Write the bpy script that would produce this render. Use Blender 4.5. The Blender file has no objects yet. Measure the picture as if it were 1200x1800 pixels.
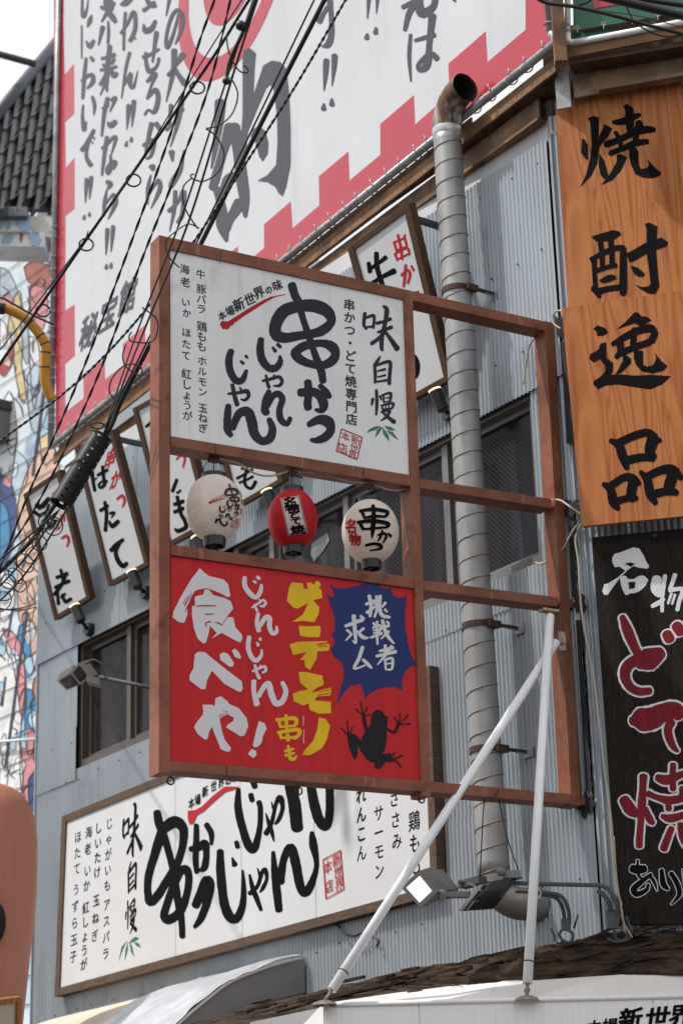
import bpy, math, random
from mathutils import Vector as V
from mathutils import noise as mn
rad = math.radians
random.seed(7)
scene = bpy.context.scene
COL = scene.collection

# ---------------------------------------------------------------- camera
F, PITCH, ROLL = 3857.7, 0.345844, -0.030143          # focal length in px of the 1200x1800 frame
CAM = V((0, 0, 1.6))
cp, sp, cr, sr = math.cos(PITCH), math.sin(PITCH), math.cos(ROLL), math.sin(ROLL)
_r, _d, _f = V((1, 0, 0)), V((0, sp, -cp)), V((0, cp, sp))
RIGHT = _r * cr - _d * sr
DOWN = _r * sr + _d * cr
FWD = _f
cam = bpy.data.cameras.new('camera'); camo = bpy.data.objects.new('camera', cam); COL.objects.link(camo)
cam.sensor_fit = 'VERTICAL'; cam.sensor_height = 36; cam.sensor_width = 24
cam.lens = F / 1800 * 36
cam.clip_end = 3000
cam.dof.use_dof = True; cam.dof.focus_distance = 10.3; cam.dof.aperture_fstop = 3.6
from mathutils import Matrix
camo.matrix_world = Matrix(((RIGHT.x, -DOWN.x, -FWD.x, CAM.x), (RIGHT.y, -DOWN.y, -FWD.y, CAM.y), (RIGHT.z, -DOWN.z, -FWD.z, CAM.z), (0, 0, 0, 1)))
scene.camera = camo

# ---------------------------------------------------------------- light
SUN_EL, SUN_AZ = rad(57), rad(-101)      # azimuth measured from +Y towards +X
to_sun = V((math.sin(SUN_AZ) * math.cos(SUN_EL), math.cos(SUN_AZ) * math.cos(SUN_EL), math.sin(SUN_EL)))
sl = bpy.data.lights.new('sun', 'SUN'); sl.energy = 3.6; sl.angle = rad(1.2); sl.color = (1, .955, .9)
so = bpy.data.objects.new('sun', sl); COL.objects.link(so)
so.rotation_euler = to_sun.to_track_quat('Z', 'Y').to_euler()
W = bpy.data.worlds.new('World'); scene.world = W; W.use_nodes = True
nt = W.node_tree; nt.nodes.clear()
N = nt.nodes.new
out = N('ShaderNodeOutputWorld'); bg = N('ShaderNodeBackground'); sky = N('ShaderNodeTexSky')
sky.sky_type = 'NISHITA'; sky.sun_disc = False; sky.sun_elevation = SUN_EL; sky.sun_rotation = SUN_AZ
tc = N('ShaderNodeTexCoord'); nz = N('ShaderNodeTexNoise'); nz.inputs['Scale'].default_value = 2.2; nz.inputs['Detail'].default_value = 6
rp = N('ShaderNodeValToRGB'); rp.color_ramp.elements[0].position = .30; rp.color_ramp.elements[1].position = .56
mx = N('ShaderNodeMix'); mx.data_type = 'RGBA'; mx.inputs['B'].default_value = (9.3, 9.4, 9.6, 1)
lift = N('ShaderNodeMath'); lift.operation = 'MULTIPLY_ADD'; lift.inputs[1].default_value = .3; lift.inputs[2].default_value = .7
L = nt.links.new
L(tc.outputs['Generated'], nz.inputs['Vector']); L(nz.outputs['Fac'], rp.inputs['Fac']); L(rp.outputs['Color'], lift.inputs[0])
L(lift.outputs[0], mx.inputs['Factor']); L(sky.outputs['Color'], mx.inputs['A']); L(mx.outputs['Result'], bg.inputs['Color'])
bg.inputs['Strength'].default_value = .11
L(bg.outputs[0], out.inputs[0])
vs = scene.view_settings
vs.view_transform = 'Standard'; vs.look = 'None'; vs.exposure = 0.04; vs.gamma = 1; vs.use_curve_mapping = False

# ---------------------------------------------------------------- geometry helpers
def ray(px, py):
    return RIGHT * ((px - 600) / F) + DOWN * ((py - 900) / F) + FWD
def at(px, py, depth):
    return CAM + ray(px, py) * depth
def pix(p):
    q = p - CAM; d = q.dot(FWD)
    return (600 + F * q.dot(RIGHT) / d, 900 + F * q.dot(DOWN) / d, d)

class Plane:
    def __init__(s, p, n): s.p = p; s.n = n.normalized()
    def hit(s, px, py, off=0.0):
        d = ray(px, py)
        return CAM + d * ((s.p + s.n * off - CAM).dot(s.n) / d.dot(s.n))
def plane3(a, b, c):
    n = (b - a).cross(c - a).normalized()
    if n.dot(CAM - a) < 0: n = -n
    return Plane(a, n)
class Egg:                                   # ellipsoid of revolution about z (lantern body)
    def __init__(s, c, R, H, p): s.c = c; s.R = R; s.H = H
    def hit(s, px, py, off=0.0):
        d = ray(px, py); k = V((1 / (s.R + off), 1 / (s.R + off), 1 / (s.H + off)))
        o = CAM - s.c
        o2 = V((o.x * k.x, o.y * k.y, o.z * k.z)); d2 = V((d.x * k.x, d.y * k.y, d.z * k.z))
        A = d2.dot(d2); B = o2.dot(d2); Cc = o2.dot(o2) - 1; q = B * B - A * Cc
        t = (-B - math.sqrt(max(q, 0))) / A
        return CAM + d * t
class Flat:                                  # horizontal plane
    def __init__(s, z): s.z = z
    def hit(s, px, py, off=0.0):
        d = ray(px, py); return CAM + d * ((s.z + off - CAM.z) / d.z)

AA, BB, KK, CC = rad(35.917), rad(60.456), rad(31.65), rad(71.0)
dA = V((-math.sin(AA), math.cos(AA), 0)); nA = V((-math.cos(AA), -math.sin(AA), 0))
dB = V((math.sin(BB), math.cos(BB), 0)); nS = V((math.cos(BB), -math.sin(BB), 0))
dK = V((-math.sin(KK), math.cos(KK), 0)); nK = V((-math.cos(KK), -math.sin(KK), 0))
dC = V((-math.sin(CC), math.cos(CC), 0)); nC = V((-math.cos(CC), -math.sin(CC), 0))
UP = V((0, 0, 1))
S = Plane(at(740, 1380, 10.0), nS)
A = Plane(S.hit(1036, 1420), nA)
AO = V((A.p.x, A.p.y, 0))
corner = A.hit(1046, 1420)
C = Plane(corner, nC)
CO = V((corner.x, corner.y, 0))
K = Plane(A.hit(968, 84, .16), nK)
def sA(px, py): return (A.hit(px, py) - AO).dot(dA)
def zA(px, py): return A.hit(px, py).z
def PA(s, z, o=0.0): return AO + dA * s + UP * z + nA * o
def PC(s, z, o=0.0): return CO - dC * s + UP * z + nC * o       # s grows to the right

ORG = {}
class MB:
    def __init__(s): s.v = []; s.f = []; s.sm = []
    def add(s, vs, fs, smooth=False):
        b = len(s.v); s.v += [V(x) for x in vs]
        for f in fs: s.f.append([b + i for i in f]); s.sm.append(smooth)
        return s
    def hexa(s, fr, bk):
        return s.add(list(fr) + list(bk), [(0, 1, 2, 3), (7, 6, 5, 4), (0, 4, 5, 1), (1, 5, 6, 2), (2, 6, 7, 3), (3, 7, 4, 0)])
    def box(s, o, a, b, c):
        o = V(o); return s.hexa([o, o + a, o + a + b, o + b], [o + c, o + a + c, o + a + b + c, o + b + c])
    def cbox(s, ctr, a, b, c): return s.box(V(ctr) - (V(a) + V(b) + V(c)) / 2, V(a), V(b), V(c))
    def quad(s, a, b, c, d): return s.add([a, b, c, d], [(0, 1, 2, 3)])
    def tube(s, pts, r, seg=10, cap=True, smooth=True, closed=False):
        pts = [V(p) for p in pts]; n = len(pts)
        rs = r if isinstance(r, (list, tuple)) else [r] * n
        t0 = (pts[1] - pts[0]).normalized()
        u = t0.orthogonal().normalized(); vs = []; fs = []
        for i, p in enumerate(pts):
            if closed: t = pts[(i + 1) % n] - pts[i - 1]
            else: t = pts[min(i + 1, n - 1)] - pts[max(i - 1, 0)]
            t = t.normalized() if t.length > 1e-9 else t0
            u = (u - t * u.dot(t)); u = u.normalized() if u.length > 1e-6 else t.orthogonal().normalized()
            w = t.cross(u)
            for k in range(seg):
                a = 2 * math.pi * k / seg
                vs.append(p + (u * math.cos(a) + w * math.sin(a)) * rs[i])
        m = n if closed else n - 1
        for i in range(m):
            j = (i + 1) % n
            for k in range(seg):
                k2 = (k + 1) % seg
                fs.append((i * seg + k, i * seg + k2, j * seg + k2, j * seg + k))
        s.add(vs, fs, smooth)
        if cap and not closed:
            b = len(s.v) - len(vs)
            s.f.append([b + k for k in range(seg)][::-1]); s.sm.append(False)
            s.f.append([b + (n - 1) * seg + k for k in range(seg)]); s.sm.append(False)
        return s
    def lathe(s, ctr, prof, seg=32, axis=None, smooth=True):        # prof: (radius, height)
        ctr = V(ctr); ax = (axis or UP).normalized(); u = ax.orthogonal().normalized(); w = ax.cross(u); vs = []; fs = []
        for r, h in prof:
            for k in range(seg):
                a = 2 * math.pi * k / seg
                vs.append(ctr + ax * h + (u * math.cos(a) + w * math.sin(a)) * r)
        for i in range(len(prof) - 1):
            for k in range(seg):
                k2 = (k + 1) % seg
                fs.append((i * seg + k, i * seg + k2, (i + 1) * seg + k2, (i + 1) * seg + k))
        return s.add(vs, fs, smooth)
    def build(s, name, m, parent=None, org=None):
        o0 = org if org is not None else (ORG[parent.name] if parent is not None else V((0, 0, 0)))
        me = bpy.data.meshes.new(name)
        me.from_pydata([(p - o0)[:] for p in s.v], [], s.f); me.update()
        me.polygons.foreach_set('use_smooth', s.sm)
        me.materials.append(m)
        o = bpy.data.objects.new(name, me); COL.objects.link(o)
        if parent is not None: o.parent = parent
        else: o.location = o0
        ORG[o.name] = o0
        return o
def thing(name, label, cat, loc, group=None):
    o = bpy.data.objects.new(name, None); COL.objects.link(o); o.location = loc; o.empty_display_size = .1
    o['label'] = label; o['category'] = cat
    if group: o['group'] = group
    ORG[o.name] = V(loc); return o
def tag(o, label, cat, group=None):
    o['label'] = label; o['category'] = cat
    if group: o['group'] = group
    return o
def solo(mb, name, m, label, cat, group=None):
    lo = min(mb.v, key=lambda p: p.z)
    return tag(mb.build(name, m, None, V(lo)), label, cat, group)
def struct(mb, name, m):
    o = mb.build(name, m); o['kind'] = 'structure'; return o
def quadpx(pl, q, off=0.0): return [pl.hit(x, y, off) for x, y in q]
def lerp(a, b, t): return a + (b - a) * t
def bil(q, u, v): return lerp(lerp(q[0], q[1], u), lerp(q[3], q[2], u), v)
def catmull(P, n=6):
    P = [tuple(p) for p in P]; out_ = []
    if len(P) < 3: 
        return [tuple(a + (b - a) * k / n for a, b in zip(P[0], P[1])) for k in range(n + 1)]
    Q = [P[0]] + P + [P[-1]]
    for i in range(1, len(Q) - 2):
        p0, p1, p2, p3 = Q[i - 1], Q[i], Q[i + 1], Q[i + 2]
        for k in range(n):
            t = k / n
            out_.append(tuple(.5 * (2 * b + (c - a) * t + (2 * a - 5 * b + 4 * c - d) * t * t + (3 * b - a - 3 * c + d) * t ** 3) for a, b, c, d in zip(p0, p1, p2, p3)))
    out_.append(P[-1]); return out_
def vcat(P, n=8): return [V(p) for p in catmull([tuple(p) for p in P], n)]

# ---------------------------------------------------------------- lettering
_chars = {}
def glyph(c, bold):
    key = (c, bold)
    if key not in _chars:
        cu = bpy.data.curves.new('glyph', 'FONT'); cu.body = c; cu.resolution_u = 3
        o = bpy.data.objects.new('glyph', cu); COL.objects.link(o)
        dg = bpy.context.evaluated_depsgraph_get()
        m = bpy.data.meshes.new_from_object(o.evaluated_get(dg), depsgraph=dg)
        vs = [(q.co.x - .5, q.co.y - .38) for q in m.vertices]; fs = [list(p.vertices) for p in m.polygons]
        if bold:                                   # thicken: a strip outside every outline edge
            use = {}
            for f in fs:
                for a, b in zip(f, f[1:] + f[:1]): use.setdefault((min(a, b), max(a, b)), []).append((a, b))
            nrm = {}
            be = [e[0] for e in use.values() if len(e) == 1]
            for a, b in be:
                dx, dy = vs[b][0] - vs[a][0], vs[b][1] - vs[a][1]; l = math.hypot(dx, dy) or 1
                for q in (a, b):
                    t = nrm.setdefault(q, [0, 0]); t[0] += dy / l; t[1] -= dx / l
            om = {}
            for q, (x, y) in nrm.items():
                l = math.hypot(x, y) or 1; om[q] = len(vs); vs.append((vs[q][0] + x / l * bold, vs[q][1] + y / l * bold * .8))
            for a, b in be: fs.append([b, a, om[a], om[b]])
        _chars[key] = (vs, fs)
        bpy.data.objects.remove(o); bpy.data.curves.remove(cu); bpy.data.meshes.remove(m)
    return _chars[key]
class Ink:
    """brush strokes, outlines and small type laid as paint on a real surface"""
    def __init__(s, surf, x0=0, y0=0, sc=1, base=.0009): s.surf = surf; s.m = MB(); s.k = 0; s.base = base; s.z(x0, y0, sc); s.fx = None
    def z(s, x0, y0, sc): s.x0, s.y0, s.sc = x0, y0, sc; return s
    def remap(s, f): s.fx = f; return s
    def P(s, u, v, off):
        if s.fx: u, v = s.fx(u, v)
        return s.surf.hit(s.x0 + u / s.sc, s.y0 + v / s.sc, off)
    def nxt(s): s.k = (s.k + 1) % 24; return s.base + s.k * .00007
    def st(s, *strokes, grow=0.0, rough=.05, n=6):
        for t in strokes:
            pts = [tuple(float(q) for q in w.split(',')) for w in t.split()]
            last = 12.0; pp = []
            for w in pts:
                if len(w) > 2: last = w[2]
                pp.append((w[0], w[1], last))
            c = catmull(pp, n); o = s.nxt(); N_ = len(c); vs = []; fs = []
            sd = random.random() * 50
            for i, (x, y, w) in enumerate(c):
                a = c[max(i - 1, 0)]; b = c[min(i + 1, N_ - 1)]
                tx, ty = b[0] - a[0], b[1] - a[1]; l = math.hypot(tx, ty) or 1; tx /= l; ty /= l
                h1 = max(w + grow, .5) / 2 * (1 + rough * mn.noise(V((sd, i * .7, 0)))*1.6)
                h2 = max(w + grow, .5) / 2 * (1 + rough * mn.noise(V((sd + 9, i * .7, 3)))*1.6)
                oo = o + .00006 * i / N_
                vs += [s.P(x - ty * h1, y + tx * h1, oo), s.P(x + ty * h2, y - tx * h2, oo)]
                if i: fs.append((2 * i - 2, 2 * i - 1, 2 * i + 1, 2 * i))
            for e, sg in ((0, -1), (N_ - 1, 1)):
                x, y, w = c[e]; a = c[max(e - 1, 0)]; b = c[min(e + 1, N_ - 1)]
                tx, ty = b[0] - a[0], b[1] - a[1]; l = math.hypot(tx, ty) or 1; tx /= l * sg; ty /= l * sg
                h = max(w + grow, .5) / 2; base = len(vs); oo = o + .00006 * e / N_
                for k in range(7):
                    q = math.pi * k / 6 - math.pi / 2
                    ca, sa = math.cos(q) * h * .72, math.sin(q) * h
                    vs.append(s.P(x + tx * ca - ty * sa, y + ty * ca + tx * sa, oo))
                fs.append(tuple(range(base, base + 7)))
            s.m.add(vs, fs)
        return s
    def poly(s, *ps, smooth=0):
        for t in ps:
            q = [tuple(float(e) for e in w.split(',')) for w in t.split()]
            if smooth:
                q = catmull(q + [q[0]], smooth)[:-1]
            o = s.nxt(); s.m.add([s.P(u, v, o) for u, v in q], [tuple(range(len(q)))])
        return s
    def ft(s, txt, u0, v0, u1, v1, w, h=None, shear=0.0, rot=0.0, bold=.012, lean=0.0):
        h = h or w; n = len(txt); c_, s_ = math.cos(rot), math.sin(rot)
        for i, ch in enumerate(txt):
            if ch in ' \u3000': continue
            t = i / (n - 1) if n > 1 else 0
            U, Vv = lerp(u0, u1, t), lerp(v0, v1, t); g, fcs = glyph(ch, bold); o = s.nxt()
            vs = []
            for x, y in g:
                X = x * w; Y = -y * h
                X += lean * Y; X, Y = X * c_ - Y * s_, X * s_ + Y * c_
                vs.append(s.P(U + X, Vv + Y + shear * X, o))
            s.m.add(vs, fcs)
        return s

# ---------------------------------------------------------------- materials
def mat(name, col, rough=.5, metal=0.0, var=.12, vscale=3.0, stretch=(1, 1, 1), stain=None, bump=0.0, bscale=60, spec=.5, col2=None, coat=0.0, emit=None, trans=0.0, rvar=.0):
    m = bpy.data.materials.new(name); m.use_nodes = True; t = m.node_tree; n = t.nodes.new; l = t.links.new
    b = t.nodes['Principled BSDF']
    b.inputs['Roughness'].default_value = rough; b.inputs['Metallic'].default_value = metal
    b.inputs['Specular IOR Level'].default_value = spec
    b.inputs['Coat Weight'].default_value = coat; b.inputs['Coat Roughness'].default_value = .12
    if trans: b.inputs['Transmission Weight'].default_value = trans
    tcn = n('ShaderNodeTexCoord'); mp = n('ShaderNodeMapping'); mp.inputs['Scale'].default_value = stretch
    l(tcn.outputs['Object'], mp.inputs['Vector'])
    nz_ = n('ShaderNodeTexNoise'); nz_.inputs['Scale'].default_value = vscale; nz_.inputs['Detail'].default_value = 8; nz_.inputs['Roughness'].default_value = .62
    l(mp.outputs[0], nz_.inputs['Vector'])
    c2 = col2 or tuple(c * (1 - 2.2 * var) for c in col)
    c1 = tuple(min(1, c * (1 + var)) for c in col) if not col2 else col
    mix = n('ShaderNodeMix'); mix.data_type = 'RGBA'; mix.inputs['A'].default_value = (*c1, 1); mix.inputs['B'].default_value = (*c2, 1)
    mr = n('ShaderNodeMapRange'); mr.inputs['From Min'].default_value = .35; mr.inputs['From Max'].default_value = .68
    l(nz_.outputs['Fac'], mr.inputs['Value']); l(mr.outputs[0], mix.inputs['Factor']); cur = mix.outputs['Result']
    for st_ in (stain or []):                      # (colour, lo, hi, scale, stretch)
        mp2 = n('ShaderNodeMapping'); mp2.inputs['Scale'].default_value = st_[4]; mp2.inputs['Location'].default_value = (random.random() * 9, random.random() * 9, 1)
        l(tcn.outputs['Object'], mp2.inputs['Vector'])
        q = n('ShaderNodeTexNoise'); q.inputs['Scale'].default_value = st_[3]; q.inputs['Detail'].default_value = 9; q.inputs['Roughness'].default_value = .66
        l(mp2.outputs[0], q.inputs['Vector'])
        r_ = n('ShaderNodeMapRange'); r_.inputs['From Min'].default_value = st_[1]; r_.inputs['From Max'].default_value = st_[2]
        l(q.outputs['Fac'], r_.inputs['Value'])
        mm = n('ShaderNodeMix'); mm.data_type = 'RGBA'; mm.inputs['B'].default_value = (*st_[0], 1)
        l(r_.outputs[0], mm.inputs['Factor']); l(cur, mm.inputs['A']); cur = mm.outputs['Result']
    l(cur, b.inputs['Base Color'])
    if rvar:
        r2 = n('ShaderNodeMapRange'); r2.inputs['To Min'].default_value = max(.03, rough - rvar); r2.inputs['To Max'].default_value = rough + rvar
        l(nz_.outputs['Fac'], r2.inputs['Value']); l(r2.outputs[0], b.inputs['Roughness'])
    if bump:
        bz = n('ShaderNodeTexNoise'); bz.inputs['Scale'].default_value = bscale; bz.inputs['Detail'].default_value = 5
        l(mp.outputs[0], bz.inputs['Vector'])
        bp = n('ShaderNodeBump'); bp.inputs['Strength'].default_value = bump; bp.inputs['Distance'].default_value = .01
        l(bz.outputs['Fac'], bp.inputs['Height']); l(bp.outputs[0], b.inputs['Normal'])
    if emit:
        b.inputs['Emission Color'].default_value = (*emit[0], 1); b.inputs['Emission Strength'].default_value = emit[1]
    return m
def wood(name, c1, c2, c3, scale=1.0, rough=.5, coat=0.0, along='Z', dist=2.5, spec=.2):
    m = bpy.data.materials.new(name); m.use_nodes = True; t = m.node_tree; n = t.nodes.new; l = t.links.new
    b = t.nodes['Principled BSDF']; b.inputs['Specular IOR Level'].default_value = spec; b.inputs['Roughness'].default_value = rough; b.inputs['Coat Weight'].default_value = coat; b.inputs['Coat Roughness'].default_value = .25
    tcn = n('ShaderNodeTexCoord'); mp = n('ShaderNodeMapping')
    s_ = 9 * scale
    mp.inputs['Scale'].default_value = (s_, s_, s_ * .085) if along == 'Z' else (s_ * .09, s_ * .09, s_)
    l(tcn.outputs['Object'], mp.inputs['Vector'])
    a = n('ShaderNodeTexNoise'); a.inputs['Scale'].default_value = 1.0; a.inputs['Detail'].default_value = 2; a.inputs['Distortion'].default_value = .6
    l(mp.outputs[0], a.inputs['Vector'])
    mu = n('ShaderNodeMath'); mu.operation = 'MULTIPLY'; mu.inputs[1].default_value = 9.0 * dist / 2.5; l(a.outputs['Fac'], mu.inputs[0])
    fr = n('ShaderNodeMath'); fr.operation = 'PINGPONG'; fr.inputs[1].default_value = .5; l(mu.outputs[0], fr.inputs[0])
    fine = n('ShaderNodeTexNoise'); fine.inputs['Scale'].default_value = 9; fine.inputs['Detail'].default_value = 5
    l(mp.outputs[0], fine.inputs['Vector'])
    rmp = n('ShaderNodeValToRGB'); e = rmp.color_ramp.elements
    e[0].position = 0; e[0].color = (*c2, 1); e[1].position = .5; e[1].color = (*c1, 1)
    k = e.new(.16); k.color = (*tuple((x + y) / 2 for x, y in zip(c1, c2)), 1)
    l(fr.outputs[0], rmp.inputs['Fac'])
    mix = n('ShaderNodeMix'); mix.data_type = 'RGBA'; mix.inputs['B'].default_value = (*c3, 1)
    mr = n('ShaderNodeMapRange'); mr.inputs['From Min'].default_value = .45; mr.inputs['From Max'].default_value = .75; mr.inputs['To Max'].default_value = .75
    l(fine.outputs['Fac'], mr.inputs['Value']); l(mr.outputs[0], mix.inputs['Factor']); l(rmp.outputs['Color'], mix.inputs['A'])
    l(mix.outputs['Result'], b.inputs['Base Color'])
    bp = n('ShaderNodeBump'); bp.inputs['Strength'].default_value = .25; bp.inputs['Distance'].default_value = .004
    l(fine.outputs['Fac'], bp.inputs['Height']); l(bp.outputs[0], b.inputs['Normal'])
    return m
OCH = ((.62, .42, .18), .60, .82, 1.6, (9, 9, .7))      # faint ochre run-off streaks
M = dict(
    frame=mat('rust_red_paint', (.245, .086, .046), .5, spec=.22, var=.16, vscale=3.5, stain=[((.09, .032, .02), .56, .74, 9, (1, 1, 1)), ((.36, .17, .11), .58, .74, 5, (4, 4, .6)), ((.045, .022, .016), .68, .76, 26, (1, 1, 1))], rvar=.12, bump=.22, bscale=45),
    white=mat('white_sign_sheet', (.78, .785, .79), .4, var=.03, stain=[((.62, .53, .38), .56, .82, 1.4, (8, 8, .5)), ((.60, .44, .26), .66, .80, 2.2, (1, 1, 1)), ((.56, .55, .53), .60, .80, 1.2, (14, 14, .25))], spec=.25),
    redp=mat('red_sign_sheet', (.55, .022, .024), .5, var=.05, vscale=4, stretch=(9, 9, .4), spec=.14),
    ink=mat('black_brush_paint', (.022, .020, .028), .5, var=.1, spec=.2),
    inkb=mat('deep_black_paint', (.005, .005, .006), .6, var=.08, spec=.05),
    redink=mat('red_brush_paint', (.46, .014, .024), .5, var=.06, spec=.15),
    whitep=mat('white_paint', (.66, .65, .66), .45, var=.03),
    yellow=mat('yellow_paint', (.78, .50, .015), .5, var=.07, vscale=6, spec=.2),
    navy=mat('navy_paint', (.022, .036, .15), .5, var=.05, spec=.16),
    frogm=mat('frog_black_paint', (.016, .014, .016), .55, var=.05, spec=.15),
    white2=mat('white_menu_sheet', (.64, .65, .66), .42, var=.025, stain=[((.58, .52, .40), .62, .86, 1.2, (6, 6, .5)), ((.56, .42, .26), .68, .82, 2.2, (1, 1, 1))], spec=.2),
    green=mat('leaf_green_paint', (.02, .17, .08), .45, var=.15),
    corr=mat('galvanised_sheet', (.345, .388, .425), .42, metal=.2, var=.10, vscale=1.1, stretch=(1, 1, .5), stain=[((.20, .23, .25), .55, .8, 2.2, (2, 2, .35)), ((.30, .25, .20), .64, .82, 4, (4, 4, .4)), ((.17, .19, .21), .60, .74, 1.4, (9, 9, .22))], rvar=.08, spec=.5),
    duct=mat('duct_steel', (.32, .325, .325), .48, metal=.4, var=.12, stain=[((.33, .17, .06), .62, .80, 3, (7, 7, .4)), ((.20, .20, .20), .56, .78, 2, (3, 3, .8))], rvar=.08),
    ductseam=mat('duct_seam', (.24, .165, .09), .5, metal=.2, var=.2),
    rust=mat('rusted_steel', (.20, .115, .062), .75, var=.3, vscale=5, stain=[((.34, .30, .26), .52, .72, 2.2, (1, 1, 1)), ((.05, .026, .016), .55, .75, 4, (1, 1, 1))], bump=.4, bscale=30),
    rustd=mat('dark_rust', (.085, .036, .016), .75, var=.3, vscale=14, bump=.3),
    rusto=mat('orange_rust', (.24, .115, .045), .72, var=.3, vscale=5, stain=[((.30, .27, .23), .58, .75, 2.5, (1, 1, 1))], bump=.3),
    steel=mat('weathered_pipe', (.36, .37, .37), .45, metal=.3, var=.18, vscale=7, stain=[((.24, .17, .11), .58, .8, 6, (1, 1, 1))]),
    whitepipe=mat('white_pipe', (.86, .86, .87), .35, var=.05, stain=[((.40, .22, .10), .66, .80, 7, (1, 1, 1))]),
    banner=mat('vinyl_white', (.60, .615, .635), .3, var=.035, vscale=1.2, spec=.3, stain=[((.50, .52, .54), .56, .8, 1.0, (5, 5, .3))]),
    bred=mat('vinyl_red', (.47, .026, .050), .24, var=.03, spec=.5, coat=.18),
    bink=mat('vinyl_grey_ink', (.034, .038, .050), .3, var=.03, spec=.45),
    bgreen=mat('vinyl_green', (.008, .115, .06), .35, var=.04),
    brownw=wood('dark_stained_timber', (.085, .042, .022), (.045, .022, .012), (.11, .06, .035), 3, .6),
    bframe=wood('weathered_brown_timber', (.12, .075, .05), (.07, .042, .028), (.17, .12, .085), 3, .65, along='X'),
    orange=wood('varnished_cypress', (.465, .182, .052), (.29, .078, .017), (.41, .145, .038), .75, .5, coat=.0),
    char=wood('charred_board', (.018, .013, .011), (.009, .007, .006), (.04, .028, .021), 2.2, .7, spec=.1),
    bark=mat('old_bark', (.060, .040, .027), .92, spec=.1, var=.45, vscale=7, stretch=(1, 1, 5), stain=[((.03, .022, .018), .48, .7, 9, (1, 1, 6)), ((.07, .08, .03), .64, .8, 3, (1, 1, 1))], bump=1.0, bscale=26),
    awn=mat('cream_awning_panel', (.76, .72, .69), .5, var=.04, vscale=2, stain=[((.40, .36, .32), .60, .85, 3, (5, 5, 1)), ((.36, .28, .20), .70, .84, 12, (1, 1, 1))]),
    awnfr=mat('white_awning_fascia', (.82, .79, .77), .4, var=.03, stretch=(40, 40, .3), vscale=2, bump=.05),
    grey=mat('grey_awning_cloth', (.27, .27, .27), .75, var=.08),
    silver=mat('silver_tarpaulin', (.55, .57, .61), .30, metal=.25, var=.10, vscale=5, bump=.5, bscale=9, rvar=.1),
    cream=mat('cream_cloth', (.62, .54, .43), .75, var=.06),
    black=mat('black_cable', (.010, .010, .011), .42, var=.1),
    blackt=mat('black_guard', (.012, .011, .011), .45, var=.15, spec=.3),
    bplastic=mat('black_metal', (.016, .018, .020), .40, var=.08),
    wire=mat('dark_twisted_wire', (.014, .011, .010), .6, var=.1),
    beige=mat('beige_cable', (.42, .37, .30), .5, var=.1),
    lampg=mat('lamp_grey', (.19, .18, .172), .45, metal=.2, var=.08),
    lampd=mat('lamp_dark', (.055, .055, .055), .5, var=.12),
    glow=mat('lit_flood_glass', (.9, .9, .85), .3, var=.01, emit=((1, .985, .92), 3.0)),
    warm=mat('lit_ring', (.9, .8, .5), .3, var=.01, emit=((1, .72, .36), 1.6)),
    conduit=mat('grey_conduit', (.075, .088, .098), .55, spec=.2, var=.08),
    alu=mat('brown_window_frame', (.105, .085, .070), .4, metal=.3, var=.1),
    alug=mat('grey_window_frame', (.16, .155, .15), .4, metal=.3, var=.1),
    dark=mat('dark_interior', (.018, .016, .017), .9, var=.2),
    yel=mat('yellow_cable_guard', (.60, .27, .015), .45, var=.08, vscale=6),
    tile=mat('black_roof_tile', (.066, .062, .066), .42, var=.30, vscale=2.6),
    tilee=mat('grey_eave_tile', (.17, .18, .20), .5, var=.08),
    terra=mat('terracotta_paint', (.50, .20, .12), .6, var=.06, vscale=3, stretch=(14, 14, .5)),
    ground=mat('asphalt', (.055, .055, .055), .9, var=.2),
    plaster=mat('pale_plaster', (.55, .55, .56), .7, var=.05),
    clamp=mat('rusty_clamp', (.065, .026, .015), .6, metal=.2, var=.35, vscale=20),
)
def glassmat():
    m = bpy.data.materials.new('wired_glass'); m.use_nodes = True; t = m.node_tree; n = t.nodes.new; l = t.links.new
    b = t.nodes['Principled BSDF']; b.inputs['Roughness'].default_value = .12; b.inputs['Specular IOR Level'].default_value = .11
    tcn = n('ShaderNodeTexCoord'); nz_ = n('ShaderNodeTexNoise'); nz_.inputs['Scale'].default_value = 1.3; nz_.inputs['Detail'].default_value = 5
    mpg = n('ShaderNodeMapping'); mpg.inputs['Scale'].default_value = (3.2, 3.2, .45); l(tcn.outputs['Object'], mpg.inputs['Vector']); l(mpg.outputs[0], nz_.inputs['Vector'])
    r_ = n('ShaderNodeValToRGB'); e = r_.color_ramp.elements
    e[0].position = .36; e[0].color = (.010, .0095, .011, 1); e[1].position = .64; e[1].color = (.046, .049, .064, 1)
    k = e.new(.5); k.color = (.020, .014, .016, 1)
    l(nz_.outputs['Fac'], r_.inputs['Fac']); l(r_.outputs['Color'], b.inputs['Base Color'])
    return m
M['glass'] = glassmat()
def paper(name, col, tr, spec=.3):
    m = mat(name, col, .55, var=.05, vscale=9, spec=spec); t = m.node_tree; b = t.nodes['Principled BSDF']; o = [x for x in t.nodes if x.type == 'OUTPUT_MATERIAL'][0]
    tl = t.nodes.new('ShaderNodeBsdfTranslucent'); ms = t.nodes.new('ShaderNodeMixShader'); ms.inputs[0].default_value = tr
    t.links.new(b.inputs['Base Color'].links[0].from_socket, tl.inputs['Color']); t.links.new(b.outputs[0], ms.inputs[1]); t.links.new(tl.outputs[0], ms.inputs[2]); t.links.new(ms.outputs[0], o.inputs[0])
    return m
M['paperw'] = paper('white_paper', (.88, .79, .71), .35)
M['paperr'] = paper('red_paper', (.56, .010, .018), .25, .35)
M['glow2'] = mat('warm_flood_glass', (.8, .8, .75), .3, var=.02, emit=((1, .95, .80), .95))
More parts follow.
